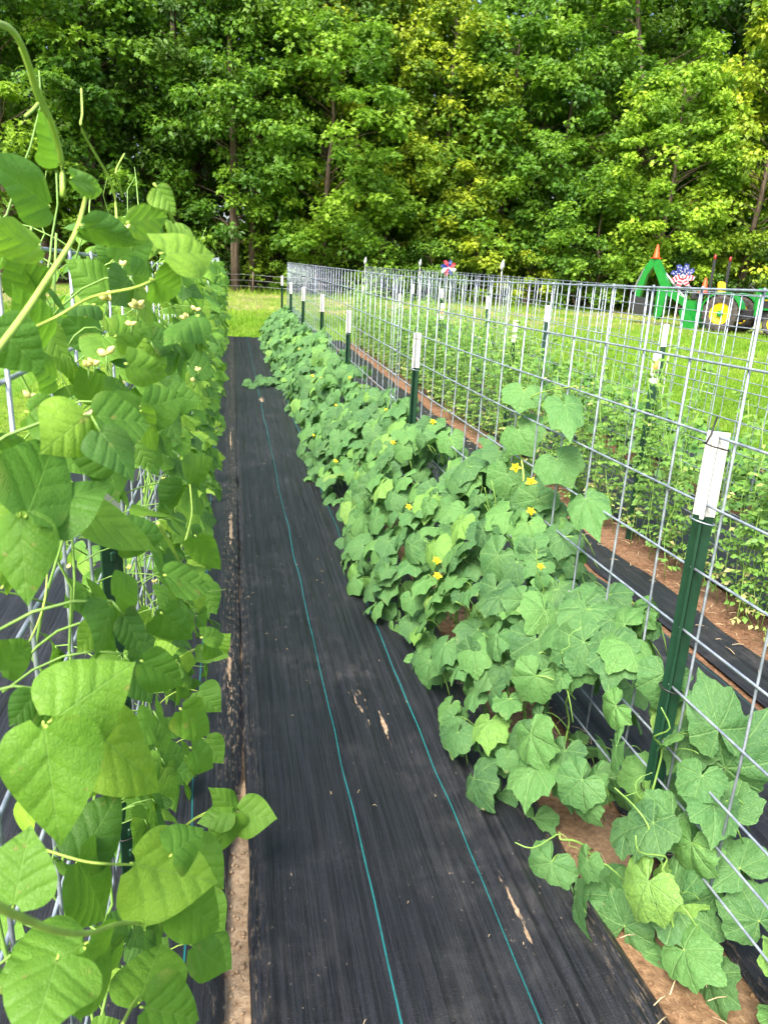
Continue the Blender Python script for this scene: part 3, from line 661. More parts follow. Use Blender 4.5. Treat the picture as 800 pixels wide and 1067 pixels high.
# hero leaves: (base px, tip px, width px, X of base, X of tip, roll deg, rnd)
HERO = [
    ((55, 750), (141, 690), 96, -.150, -.118, 12, .72), ((96, 761), (180, 826), 84, -.145, -.115, -10, .98), ((46, 757), (62, 884), 98, -.152, -.142, 10, .66),
    ((14, 944), (30, 862), 84, -.165, -.158, -8, .55), ((140, 900), (230, 920), 92, -.105, -.075, 8, .86), ((146, 1042), (168, 972), 72, -.095, -.085, -15, .62),
    ((82, 896), (128, 822), 66, -.155, -.13, 20, .15), ((82, 898), (120, 965), 74, -.15, -.13, -20, .2), ((88, 984), (-6, 1030), 96, -.125, -.14, 8, .6), ((90, 990), (130, 1050), 82, -.12, -.1, -12, .62),
    ((60, 1000), (30, 1090), 96, -.13, -.135, 10, .55), ((28, 536), (66, 446), 84, -.16, -.15, 24, .3), ((36, 532), (118, 500), 74, -.162, -.128, -24, .28), ((80, 530), (171, 571), 54, -.145, -.105, -30, .8), ((22, 538), (27, 630), 66, -.165, -.16, 12, .5),
    ((50, 214), (-14, 160), 66, -.17, -.2, 22, .3), ((62, 168), (46, 118), 40, -.17, -.165, 30, .35), ((40, 256), (-20, 236), 44, -.165, -.19, -20, .85),
    ((171, 264), (226, 262), 64, -.05, -.02, -8, .9), ((160, 292), (194, 308), 48, -.06, -.045, 45, .6), ((164, 196), (184, 222), 30, -.06, -.045, -20, .8), ((136, 232), (182, 226), 34, -.08, -.055, 34, .85),
    ((88, 236), (152, 258), 36, -.13, -.1, 38, .25), ((76, 186), (118, 200), 28, -.14, -.12, 30, .75), ((-4, 340), (48, 388), 64, -.18, -.15, 10, .35), ((32, 430), (86, 440), 52, -.17, -.13, -10, .5),
    ((134, 380), (178, 392), 40, -.09, -.065, 12, .75), ((146, 424), (110, 420), 44, -.1, -.12, -15, .6), ((152, 425), (196, 412), 46, -.09, -.065, 18, .5), ((148, 430), (172, 472), 34, -.09, -.075, -30, .85),
    ((206, 330), (172, 352), 44, -.03, -.055, 20, .4), ((40, 362), (20, 300), 56, -.18, -.175, 20, .45), ((98, 318), (62, 322), 34, -.14, -.16, 35, .1),
    ((112, 305), (72, 268), 48, -.19, -.2, 20, .65), ((150, 256), (118, 226), 40, -.15, -.17, -15, .8), ((118, 272), (166, 250), 44, -.15, -.12, 22, .5), ((98, 356), (62, 322), 46, -.2, -.215, 12, .3), ((34, 306), (10, 262), 50, -.21, -.22, -12, .55), ((122, 350), (158, 338), 40, -.15, -.125, 16, .75), ((58, 396), (30, 372), 40, -.2, -.21, 10, .4), ((102, 420), (84, 384), 38, -.18, -.19, -16, .6), ((180, 246), (206, 232), 34, -.06, -.05, 14, .9), ((30, 482), (-6, 452), 44, -.2, -.21, 10, .35),
    ((0, 700), (40, 660), 40, -.2, -.19, 20, .6), ((4, 610), (30, 560), 30, -.2, -.19, 40, .8), ((120, 480), (64, 462), 50, -.13, -.15, -20, .2), ((128, 560), (178, 556), 44, -.12, -.09, 20, .25),
    ((150, 690), (196, 716), 44, -.085, -.06, 14, .35), ((180, 890), (214, 862), 50, -.06, -.04, 20, .45), ((190, 940), (238, 975), 62, -.06, -.03, 10, .6), ((200, 985), (240, 1010), 56, -.055, -.03, -18, .45), ((150, 1050), (215, 1064), 66, -.085, -.05, 10, .5),
    ((205, 560), (232, 596), 30, -.04, -.025, 12, .6), ((175, 600), (226, 612), 40, -.06, -.035, -14, .45), ((170, 640), (205, 668), 40, -.07, -.045, 10, .3), ((212, 664), (238, 660), 26, -.03, -.018, 10, .7), ((214, 668), (236, 680), 22, -.03, -.018, -20, .6), ((190, 740), (228, 770), 42, -.05, -.03, 10, .6), ((200, 780), (226, 800), 40, -.045, -.03, -10, .55),
]
def hero_leaf(mb, tm, b, tp, wpx, Xb, Xt, roll, rn, fitw=0.97):
    B = at_x(*b, Xb); T_ = at_x(*tp, Xt)
    if depth(T_) > depth(B) + .12 or depth(T_) < depth(B) - .12:      # keep the leaf a believable length
        T_ = at_d(tp[0], tp[1], depth(B) + np.clip(depth(T_) - depth(B), -.05, .05))
    Ld = np.linalg.norm(T_ - B); wd = wpx * (depth(B) + depth(T_)) / 2 / F
    Y = unit(T_ - B); N = unit(CAM - (B + T_) / 2 + np.array([0, 0, .25])); X, Y, Z = frames(N[None], Y[None]); a = R(roll)
    Z2 = math.cos(a) * Z + math.sin(a) * X; X2 = np.cross(Y, Z2)
    mb.leaves(tm, B[None], X2, Y, Z2, np.array([wd / fitw]), np.array([Ld]), 0, np.array([rn]))
    return B, T_

def smooth_path(P, n=24):
    P = np.asarray(P); t = np.linspace(0, len(P) - 1, n); out = []
    for q in t:
        i = int(min(max(math.floor(q), 0), len(P) - 2)); f = q - i
        p0, p1, p2, p3 = P[max(i - 1, 0)], P[i], P[i + 1], P[min(i + 2, len(P) - 1)]
        out.append(.5 * (2 * p1 + (p2 - p0) * f + (2 * p0 - 5 * p1 + 4 * p2 - p3) * f * f + (3 * p1 - p0 - 3 * p2 + p3) * f ** 3))
    return np.array(out)
near = bean_plant(0.72, 0, 'nearest bean plant on the left, with large heart shaped leaves filling the lower left corner', 9, 0, .25, 11)
hv = MB(); LOW = []
for k, h in enumerate(HERO):
    mb = MB(); B, T_ = hero_leaf(mb, BEAN[0][k % 8], *h)
    mb.build('leaf', M['bean'], near)
    away = unit(B - CAM); tip_d = unit(T_ - B); root = B + away * .07 + tip_d * .022 + np.array([0, 0, -.012])
    hv.tube(smooth_path([root, B + away * .035 + tip_d * .004, B + away * .005 - tip_d * .004, B + away * .0025], 12), np.linspace(.0016, .0008, 12), 6)
for (b, tp, w_, ro, rn_, Y_) in [((249, 846), (289, 853), 44, 8, .7, 1.52), ((246, 845), (222, 822), 27, 10, .62, 1.52), ((245, 847), (226, 892), 40, -25, .6, 1.5), ((242, 846), (206, 856), 32, 20, .5, 1.5), ((222, 676), (239, 662), 26, 10, .75, 1.9), ((222, 678), (238, 684), 22, -12, .7, 1.9), ((218, 678), (204, 690), 24, 10, .6, 1.9), ((206, 940), (236, 972), 48, 10, .55, 1.25), ((216, 985), (245, 1010), 44, -10, .45, 1.22), ((214, 770), (233, 796), 34, 0, .6, 1.6), ((206, 720), (230, 742), 36, 12, .5, 1.75), ((210, 612), (226, 640), 34, 0, .4, 2.2), ((196, 880), (236, 930), 50, 5, .5, 1.35)]:
    B = at_y(*b, Y_); T_ = at_y(*tp, Y_ - .02); mb = MB()
    Ld = np.linalg.norm(T_ - B); N = unit(CAM - B + np.array([0, 0, .25])); X, Y, Z = frames(N[None], unit(T_ - B)[None]); a = R(ro); Z2 = math.cos(a) * Z + math.sin(a) * X
    mb.leaves(BEAN[0][int(rng.integers(0, 8))], B[None], np.cross(Y, Z2), Y, Z2, np.array([w_ * depth(B) / F / .97]), np.array([Ld]), 0, np.array([rn_])); LOW.append(mb)
    hv.tube(curve([min(-.12, B[0] - .1), B[1] + .03, B[2] - .05], B, 6, [0, 0, .02]), .0014, 5)
# the long bright shoots
def pix(path, X): return np.array([at_x(px, py, x) for (px, py), x in zip(path, X)])
def shoot(path, X, r0, r1): P = smooth_path(pix(path, X)); hv.tube(P, np.linspace(r0, r1, len(P)), 7)
shoot([(-12, 22), (8, 28), (22, 45), (33, 75), (42, 100), (54, 128), (64, 165), (66, 205)], [-.16] * 8, .0024, .0028)
shoot([(22, 50), (30, 72), (38, 98), (50, 122)], [-.163, -.162, -.161, -.16], .0016, .002)
shoot([(40, 108), (34, 115), (27, 121)], [-.16, -.158, -.156], .0014, .0012)
shoot([(85, 92), (86, 118), (85, 133), (98, 158), (112, 182), (120, 205), (122, 236)], [-.14, -.139, -.138, -.135, -.132, -.13, -.128], .0009, .0015)
shoot([(130, 160), (121, 178), (124, 190), (128, 205)], [-.12] * 4, .0008, .001)
shoot([(-10, 940), (20, 955), (60, 970), (95, 972), (125, 962), (148, 962)], [-.1] * 6, .0022, .0016)
shoot([(-30, 400), (20, 335), (50, 290), (78, 245), (90, 205)], [-.16, -.15, -.14, -.138, -.136], .0026, .002)
shoot([(48, 757), (75, 760), (100, 761)], [-.151, -.148, -.145], .0018, .0016)
shoot([(40, 537), (60, 532), (84, 529)], [-.16, -.153, -.145], .0018, .0016)
shoot([(165, 545), (182, 575), (194, 600), (200, 618), (236, 614)], [-.06, -.055, -.05, -.045, -.022], .0015, .001)
shoot([(198, 505), (200, 535), (193, 565)], [-.06, -.055, -.055], .0012, .0012)
shoot([(10, 690), (30, 670), (46, 630), (50, 590)], [-.22] * 4, .0012, .001)
shoot([(30, 880), (82, 896), (110, 900), (140, 901)], [-.2, -.15, -.125, -.105], .0015, .0012)
shoot([(-10, 372), (30, 345), (60, 330), (95, 310), (140, 300), (160, 292)], [-.2, -.17, -.15, -.12, -.08, -.06], .0015, .0011)
shoot([(128, 1067), (140, 1045), (146, 1038)], [-.1, -.097, -.095], .0016, .0016)
hv.build('young_vine', M['vine_bright'], near)
for mb in LOW: mb.build('leaf', M['bean'], near)
for (px, py, X, s) in [(133, 238, -.1, .008), (137, 249, -.1, .008), (112, 310, -.13, .012), (143, 318, -.09, .011), (111, 368, -.13, .013), (98, 378, -.14, .009), (128, 276, -.11, .008), (103, 840, -.145, .009), (204, 322, -.035, .009), (194, 330, -.04, .009), (137, 337, -.1, .008), (207, 385, -.03, .006), (202, 396, -.032, .006), (93, 434, -.14, .008), (32, 412, -.17, .008)]:
    bean_flower(near, at_x(px, py, X - .015), s * .66, 'flower_pale')
ordp = ['second', 'third', 'fourth', 'fifth', 'sixth', 'seventh', 'eighth']
yb = 1.12; i = 0
while yb < 15.6:
    lod = 1 if yb < 2.4 else (2 if yb < 5 else 3)
    lab = f'{ordp[i]} bean plant from the camera, leafy and pale flowered, on the left trellis' if i < 7 else 'small distant bean plant in the far stretch of the left hedge'
    bean_plant(yb, lod, lab, 40 if yb < 2.4 else (48 if yb < 5 else 42), 3 if yb < 3 else 0, .27 if yb < 4 else .32, 9 if yb < 1.8 else 0)
    yb += .45 if yb < 4.2 else .6; i += 1

# ------------------------------------------------------------------ cucumber row
def cuc_h(y): return float(np.interp(y, [.5, .95, 1.3, 1.7, 2.1, 2.8, 4, 6, 10, 16], [.22, .33, .55, .74, .85, .86, .78, .74, .74, .72]))
def cuc_x(y): return float(np.interp(y, [.5, 1.0, 1.5, 2.0, 3.0, 5, 8, 11, 16], [.97, .93, .80, .67, .60, .62, .61, .58, .54]))
def star_flower(parent, p, nrm, s=.016):
    mb = MB(); p = np.asarray(p, float); nrm = unit(np.asarray(nrm, float))
    X, Y, Z = frames(nrm[None], np.array([[.3, .2, -1.0]]))
    for k in range(5):
        a = k * 2 * math.pi / 5; d = math.cos(a) * Y[0] + math.sin(a) * X[0]
        Xp, Yp, Zp = frames(nrm[None], (d + nrm * .35)[None])
        mb.leaves(kite_tmpl(.7, .1, .18), p[None], Xp, Yp, Zp, np.array([s]), np.array([s]))
    mb.lathe([(.001, 0), (s * .2, .001), (s * .18, s * .3), (.001, s * .35)], p, nrm, 8)
    mb.tube([p - nrm * s * 1.6, p], .0016, 5, 1)
    return mb.build('flower', [M['flower'], M['vine']], parent)
def cuc_plant(y0, lod, label, n, flowers, half=.3):
    z0 = float(gz(y0)); t = thing('cucumber_plant', label, 'cucumber plant', (1.02, y0, z0), 'cucumber plants along the wire fence')
    fol = MB(); vin = MB(); P, N, T, S = [], [], [], []; flow = []
    for k in range(n):
        y = y0 + rng.uniform(-half, half); hh = cuc_h(y) * (1 + .42 * (vnoise(y * 2.6, 3.3) - .5)); xl = cuc_x(y) + .2 * (vnoise(y * 2.3, 7.7) - .5)
        s = rng.random() ** .8; depthin = abs(rng.normal(0, .05)) if rng.random() < .7 else rng.uniform(.06, .24)
        ang = s * 1.45
        x = 1.09 - (1.09 - xl) * math.cos(ang) + depthin * .8; z = .07 + (hh - .07) * math.sin(ang) - depthin * .7
        if rng.random() < .16 and y < 4:                       # leaves on the far side of the wire
            x = 1.05 + rng.random() * .28; z = .08 + hh * .9 * rng.random()
        z = max(z, .06); c = np.array([x, y, z + float(gz(y))])
        out = np.array([-math.cos(ang) * .9, -.3, .45 + .5 * math.sin(ang)])
        if x > 1.08: out = np.array([.4, -.4, .7])
        N.append(unit(out) + rng.normal(0, .33, 3)); T.append(np.array([-.6 * (1 if x < 1.1 else -1), rng.normal(-.3, .6), -.75]) + rng.normal(0, .32, 3))
        P.append(c); S.append(rng.choice([rng.uniform(.062, .098), rng.uniform(.085, .112), rng.uniform(.034, .06)], p=[.6, .25, .15]))
        if lod < 2:
            root = c + np.array([rng.uniform(.02, .1), rng.normal(0, .04), -rng.uniform(.04, .12)])
            vin.tube(curve(root, c, 5, [0, 0, .02]), .0019, 4)
        if len(flow) < flowers and s > .25 and depthin < .05: flow.append(c + unit(out) * .045)
    scatter(fol, CUC[lod], np.array(P), np.array(N), np.array(T), np.array(S))
    fol.build('foliage', M['cuc'], t)
    for k in range(3):
        n_ = 9; y1 = y0 + rng.uniform(-half, half); a = rng.uniform(.2, 1.3)
        pts = curve([1.0, y1, z0 + .02], [1.04 - .34 * math.cos(a), y1 + rng.normal(-.1, .15), z0 + cuc_h(y1) * math.sin(a) + rng.uniform(0, .06)], n_, [.03, 0, .05], .012)
        pts = smooth_path(pts, 26); n_ = 26; vin.tube(pts, np.linspace(.0042, .0016, n_), 5)
        for q in range(2):                                       # curled tendrils
            b = pts[rng.integers(4, n_)]; tt = np.linspace(0, 1, 8)[:, None]; d = unit(rng.normal(0, 1, 3) + [-.4, -.3, .4])
            vin.tube(b + d * tt * .09 + np.column_stack([.008 * np.sin(tt * 9), .008 * np.cos(tt * 9), 0 * tt]), .0009, 4)
    vin.build('vine', M['vine'], t)
    for p in flow: star_flower(t, p, [-.5, -.5, .7], rng.uniform(.014, .02) * (1 if y0 < 4 else .9))
    return t, vin
rng = np.random.default_rng(204); yc = .95; i = 0
labs = ['low cucumber plant at the foot of the nearest post, spreading onto bare soil', 'leafy cucumber plant just beyond the nearest post']
while yc < 15.4:
    lod = 0 if yc < 2.6 else (1 if yc < 6 else 2)
    lab = labs[i] if i < 2 else (f'{ordp[i-1]} cucumber plant along the wire fence counted from the front' if i < 8 else 'distant cucumber plant in the far stretch of the hedge beside the path')
    t, _ = cuc_plant(yc, lod, lab, 7 if i == 0 else 50 if i == 1 else (100 if yc < 6 else 92), [1, 0, 1, 2, 2, 2, 2, 1][i] if i < 8 else (1 if yc < 9 else 0), .22 if i == 0 else .24 if i == 1 else .3)
    if i == 0: front = t
    if i == 4: climber = t
    yc += .46 if yc < 6 else .6; i += 1
# hand placed leaves of the front plant, and the shoot creeping on to the path far off
FRONT = [((640, 934), (612, 900), 62, .93, .9, 10, .5), ((650, 965), (660, 925), 58, .92, .93, -10, .4), ((655, 990), (690, 1030), 56, .93, .95, 10, .7), ((700, 945), (735, 905), 60, .99, 1.0, 8, .3), ((705, 948), (760, 968), 70, .99, 1.0, -20, .25),
         ((712, 990), (752, 1024), 62, .97, .99, 10, .72), ((592, 930), (588, 912), 34, .86, .85, 10, .7), ((620, 965), (600, 985), 40, .9, .89, -10, .5), ((748, 760), (735, 700), 60, 1.08, 1.06, 10, .4), ((755, 800), (790, 760), 80, 1.12, 1.14, 10, .3), ((760, 850), (735, 815), 72, 1.1, 1.08, -8, .45), ((770, 905), (745, 870), 70, 1.1, 1.08, 10, .5), ((790, 960), (770, 915), 70, 1.12, 1.1, 10, .4)]
fv = MB(); CLIMB_L = []
for k, (b, tp, w, Xb, Xt, ro, rn_) in enumerate(FRONT):
    mb = MB(); V, fs, uv = CUC[0][k % 10]
    B, T_ = hero_leaf(mb, (V, fs, uv), b, tp, w, Xb, Xt, ro, rn_, 1.45)
    mb.build('leaf', M['cuc'], front)
    fv.tube(curve(B + np.array([.06, .05, -.07]), B, 6, [0, 0, .02]), .002, 5)
for (b, tp, w_, ro) in [((545, 408), (540, 428), 46, 10), ((588, 422), (596, 446), 40, -15), ((540, 448), (552, 472), 50, 12), ((580, 478), (594, 500), 52, -8), ((528, 494), (520, 520), 48, 16), ((610, 520), (618, 546), 44, 5), ((560, 520), (548, 545), 46, 0)]:
    mb = MB(); B, T_ = hero_leaf(mb, CUC[1][int(rng.integers(0, 8))], b, tp, w_, 1.0, .97, ro, .5 + .3 * rng.random(), 1.45); CLIMB_L.append((mb, B))
fv.tube(smooth_path([at_x(672, 960, .97), at_x(625, 962, .9), at_x(590, 945, .87), at_x(566, 934, .85)]), np.linspace(.003, .0012, 24), 6)
fv.tube(smooth_path([at_x(625, 1020, .92), at_x(648, 1000, .94), at_x(660, 960, .96)]), .002, 6)
fv.build('creeping_vine', M['vine_bright'], front)
for mb, B in CLIMB_L: mb.build('leaf', M['cuc'], climber)
mb = MB(); mb.tube(smooth_path([at_x(532, 545, 1.0), at_x(545, 500, 1.02), at_x(540, 455, 1.02), at_x(552, 415, 1.02), at_x(600, 402, 1.02)]), np.linspace(.004, .0015, 24), 6)
for m_, B in CLIMB_L: mb.tube(curve(B + [.02, .04, -.05], B, 5), .0016, 4)
mb.build('climbing_vine', M['vine_bright'], climber)
for q in ((537, 487), (553, 502)): star_flower(climber, at_x(q[0], q[1], .98), [-.4, -.7, .5], .021)
mb = MB(); yq = 9.6; P = []
for k in range(22): P.append([rng.uniform(.18, .6), yq + rng.normal(0, .16), float(gz(yq)) + rng.uniform(.08, .16)])
P = np.array(P); creep = thing('cucumber_plant', 'cucumber vine creeping left out of the hedge across the far path', 'cucumber plant', (.62, yq, float(gz(yq))))
scatter(mb, CUC[2], P, np.array([[-.2, -.4, 1.0]]) + rng.normal(0, .25, (22, 3)), np.array([[-.8, -.4, -.2]]) + rng.normal(0, .3, (22, 3)), rng.uniform(.06, .09, 22))
mb.build('foliage', M['cuc'], creep); mb = MB(); mb.tube(curve([.66, yq, float(gz(yq)) + .06], [.16, yq - .05, float(gz(yq)) + .08], 6, None, .01), .004, 5); mb.build('vine', M['vine'], creep)

# ------------------------------------------------------------------ peas and bush beans
def pea_plant(y0, label):
    z0 = float(gz(y0)); t = thing('pea_plant', label, 'pea plant', (2.5, y0, z0), 'pea plants in the second fenced row'); fol = MB(); vin = MB()
    hmax = float(np.interp(y0, [1, 1.9, 2.6, 3.6, 16], [.4, .5, .85, 1.2, 1.15])); near_ = y0 < 5
    P, N, T, S, W, RN = [], [], [], [], [], []
    for k in range(12):
        yb_ = y0 + rng.uniform(-.28, .28); h = hmax * rng.uniform(.6, 1.08); n = 8; zz = np.linspace(.03, h, n)
        lean = rng.normal(-.05, .12); x = 2.45 + rng.normal(0, .07) + lean * zz + rng.normal(0, .012, n); y = yb_ + rng.normal(0, .1) * zz + rng.normal(0, .012, n)
        pts = np.column_stack([x, y, zz + z0]); vin.tube(pts, .0024, 4, rn=.5)
        low = rng.random() < .35
        for q in np.linspace(.12, 1, 17):
            i = q * (n - 1); a = int(min(i, n - 2)); p = pts[a] * (1 - (i - a)) + pts[a + 1] * (i - a)
            az = rng.uniform(0, 6.3); d = np.array([math.cos(az), math.sin(az), rng.uniform(-.3, .5)])
            for m in (0, .03, .055):
                for sd in (-1, 1):
                    P.append(p + d * (.012 + m)); T.append(d * .5 + sd * np.array([-d[1], d[0], .1]) + [0, 0, -.3]); N.append([rng.normal(-.2, .5), rng.normal(-.3, .5), 1])
                    S.append(rng.uniform(.024, .042)); RN.append(np.clip(rng.normal(.5, .2) + (.45 if q < .3 and low else 0), 0, 1))
    scatter(fol, OVAL, np.array(P), np.array(N), np.array(T), np.array(S), None, 0, np.array(RN))
    fol.build('foliage', M['pea'], t); vin.build('stems', M['vine'], t)
def bush_plant(y0, label, x0=3.62, hh=.6):
    z0 = float(gz(y0)); t = thing('bush_bean_plant', label, 'bean plant', (x0, y0, z0), 'bush bean plants in the row by the lawn'); fol = MB(); vin = MB()
    n = 130; a = rng.uniform(0, 6.3, n); rr = np.sqrt(rng.random(n)) * .36; z = hh * (.15 + .85 * rng.random(n) ** .6) * (1 - .45 * (rr / .36) ** 2)
    P = np.column_stack([x0 + rr * np.cos(a), y0 + rr * np.sin(a), z + z0]); N = np.column_stack([np.cos(a) * rr * 1.5 - .2, np.sin(a) * rr * 1.5 - .3, np.ones(n)]) + rng.normal(0, .3, (n, 3))
    T = np.column_stack([np.cos(a), np.sin(a), -.5 * np.ones(n)]) + rng.normal(0, .4, (n, 3))
    scatter(fol, BEAN[3] if y0 > 4 else BEAN[2], P, N, T, rng.uniform(.06, .1, n)); fol.build('foliage', M['bush'], t)
    for k in range(10): vin.tube(curve([x0, y0, z0 + .02], P[k * 7], 5, [0, 0, .05]), .0025, 4)
    vin.build('stems', M['vine'], t)
i = 0
for y in np.arange(1.5, 15.5, .5):
    pea_plant(y, f'{(["first"] + ordp)[i]} pea plant from the right in the row behind the cucumbers' if i < 8 else 'distant yellowish pea plant far along the second fenced row'); i += 1
i = 0
for y in np.arange(2.2, 15.5, .52):
    bush_plant(y, f'{(["first"] + ordp)[i]} bush bean plant from the right, in the row bordering the lawn' if i < 6 else 'distant bush bean plant far along the row bordering the lawn', 3.62, .62 if y < 6 else .75); i += 1

# ------------------------------------------------------------------ stakes and pinwheels
def stake(label, px, py, X):
    p = at_x(px, py, X); z0 = float(gz(p[1])); t = thing('garden_stake', label, 'garden stake', (p[0], p[1], z0), 'tall stakes with clear finials')
    mb = MB(); mb.tube([[p[0], p[1], z0 - .1], [p[0] + .01, p[1], (z0 + p[2]) / 2], p - [0, 0, .03]], .006, 8); mb.build('rod', M['cane'], t)
    mb = MB(); mb.lathe([(.004, -.05), (.016, -.04), (.028, -.005), (.030, .02), (.02, .055), (.008, .085), (.001, .1)], p, (0.12, 0, 1), 14); mb.build('finial', M['finial'], t)
stake('clear finial on a thin stake, third from the right above the panels', 380.5, 273, 2.6); stake('clear finial on a thin stake left of the small pinwheel', 437.5, 275, 3.75); stake('tilted clear finial on a stake right of the small pinwheel', 523, 278, 3.75)
def star(mb, c, ax, ay, n, r, mat):
    a = np.arange(10) * math.pi / 5; q = np.where(np.arange(10) % 2, .42, 1.0) * r
    mb.prism(np.column_stack([q * np.sin(a), q * np.cos(a)]), c, ax, ay, np.asarray(n) * .001, mat)
def pinwheel(label, px, py, X, rad, patr):
    p = at_x(px, py, X); z0 = float(gz(p[1])); t = thing('pinwheel', label, 'pinwheel', (p[0], p[1], z0), 'patriotic pinwheels above the panels')
    mb = MB(); mb.tube([[p[0], p[1] + .02, z0 - .1], [p[0], p[1] + .02, p[2]]], .006, 8); mb.build('stick', M['white'], t)
    n = unit(CAM - p); n[2] = 0; n = unit(n); ax = np.array([-n[1], n[0], 0]); ay = np.array([0, 0, 1.0])
    k_ = 8
    for k in range(k_):
        a = k * 2 * math.pi / k_ + .2; d = math.cos(a) * ay + math.sin(a) * ax; e = math.cos(a) * ax - math.sin(a) * ay
        mb = MB(); col = (['blue', 'pred', 'white'][k % 3]) if not patr else ('blue' if math.cos(a) > .1 else 'white')
        # folded vane: flat inner sheet and a curled outer lip
        prof = [(0, 0, .0), (.45, -.22, .03), (1.0, -.12, .05), (.95, .18, .0), (.5, .3, .1)]
        V = [p + n * .015 + rad * (u * d + v * e + w * n) for u, v, w in prof]; V += [q + n * .0015 for q in V]
        mb.add(V, [np.array([[0, 1, 4], [1, 2, 3], [1, 3, 4]]), np.array([[5, 9, 6], [6, 8, 7], [6, 9, 8]]), np.array([[0, 5, 6, 1], [1, 6, 7, 2], [2, 7, 8, 3], [3, 8, 9, 4], [4, 9, 5, 0]])])
        if patr and col == 'blue':
            for (u, v) in ((.45, .02), (.78, -.02), (.62, .14), (.3, .06)): star(mb, p + n * (.018 + rad * .09) + rad * (u * d + v * e), ax, ay, n, rad * .075, 1)
        if patr and col == 'white':
            for u in (.3, .55, .8): mb.box(p + n * (.017 + rad * .07) + rad * (u * d + .03 * e), (rad * .12, .002, rad * .42), 1, np.column_stack([d, n, e]))
        mb.build('vane', [M[col], M['white'] if col == 'blue' else M['pred']], t, smooth=False)
    mb = MB(); mb.lathe([(.001, .03), (.012, .034), (.012, .04), (.001, .044)], p, n, 10); mb.build('hub', M['white'], t)
pinwheel('small red white and blue pinwheel above the middle of the panels', 467, 279, 3.75, .14, False)
pinwheel('large stars and stripes pinwheel standing in front of the green tractor', 711, 287, 3.78, .10, True)

# ------------------------------------------------------------------ tractor with backhoe
TP = np.array([17.0, 23.7]); hd = unit(np.array([.52, -.855])); rzT = math.atan2(hd[1], hd[0]); TZ = float(gz(TP[1]))
tr = thing('tractor', 'green tractor with yellow wheels and backhoe parked at the wood edge', 'tractor', (TP[0], TP[1], TZ), None, rzT)
ex = np.array([hd[0], hd[1], 0]); ey = np.array([-hd[1], hd[0], 0]); ez = np.array([0, 0, 1.0]); TM = np.column_stack([ex, ey, ez])
def tl(x, y, z): return np.array([TP[0], TP[1], TZ]) + ex * x + ey * y + ez * z      # local: x forward, y left, z up
def tbox(mb, c, d, mat=0, bev=.03, pitch=0.0):
    cp, sp = math.cos(pitch), math.sin(pitch); P_ = np.array([[cp, 0, -sp], [0, 1, 0], [sp, 0, cp]])
    mb.box(tl(*c), d, mat, TM @ P_, bev)
def tpoly(mb, poly, y0, w, mat=0): mb.prism(poly, tl(0, y0, 0), ex, ez, ey * w, mat)
def part(name, mats, fn, parent=None, smooth=False):
    mb = MB(); fn(mb)
    if parent is None: return mb.build(name, mats, tr, smooth)
    ob = mb.build(name, mats, None, smooth, origin=(0, 0, 0)); ob.parent = parent
    ob.matrix_parent_inverse = tr.matrix_basis.inverted() if True else None
    return ob
bpy.context.view_layer.update()
part('chassis', M['dark'], lambda m: (tbox(m, (.9, 0, .62), (2.6, .45, .35)), tbox(m, (2.0, 0, .42), (.16, 1.3, .14)), tbox(m, (.3, -.52, .52), (.75, .12, .3)), tbox(m, (0, 0, .6), (.25, 1.3, .25))))
part('hood', M['tgreen'], lambda m: tpoly(m, [(.85, .82), (2.45, .78), (2.5, 1.1), (2.35, 1.28), (1.7, 1.38), (.85, 1.42)], -.34, .68))
part('exhaust', M['dark'], lambda m: m.tube([tl(1.5, .2, 1.3), tl(1.5, .2, 1.95)], .04, 8))
part('side_panel', M['dark'], lambda m: tbox(m, (1.15, -.345, 1.0), (.42, .02, .22), 0, 0))
part('step', M['dark'], lambda m: tbox(m, (.75, -.5, .5), (.35, .3, .05), 0, .01))
part('grille', M['dark'], lambda m: tbox(m, (2.5, 0, .95), (.06, .52, .4)))
part('stripe', M['tyellow'], lambda m: tbox(m, (1.65, -.345, 1.12), (1.3, .012, .06), 0, 0))
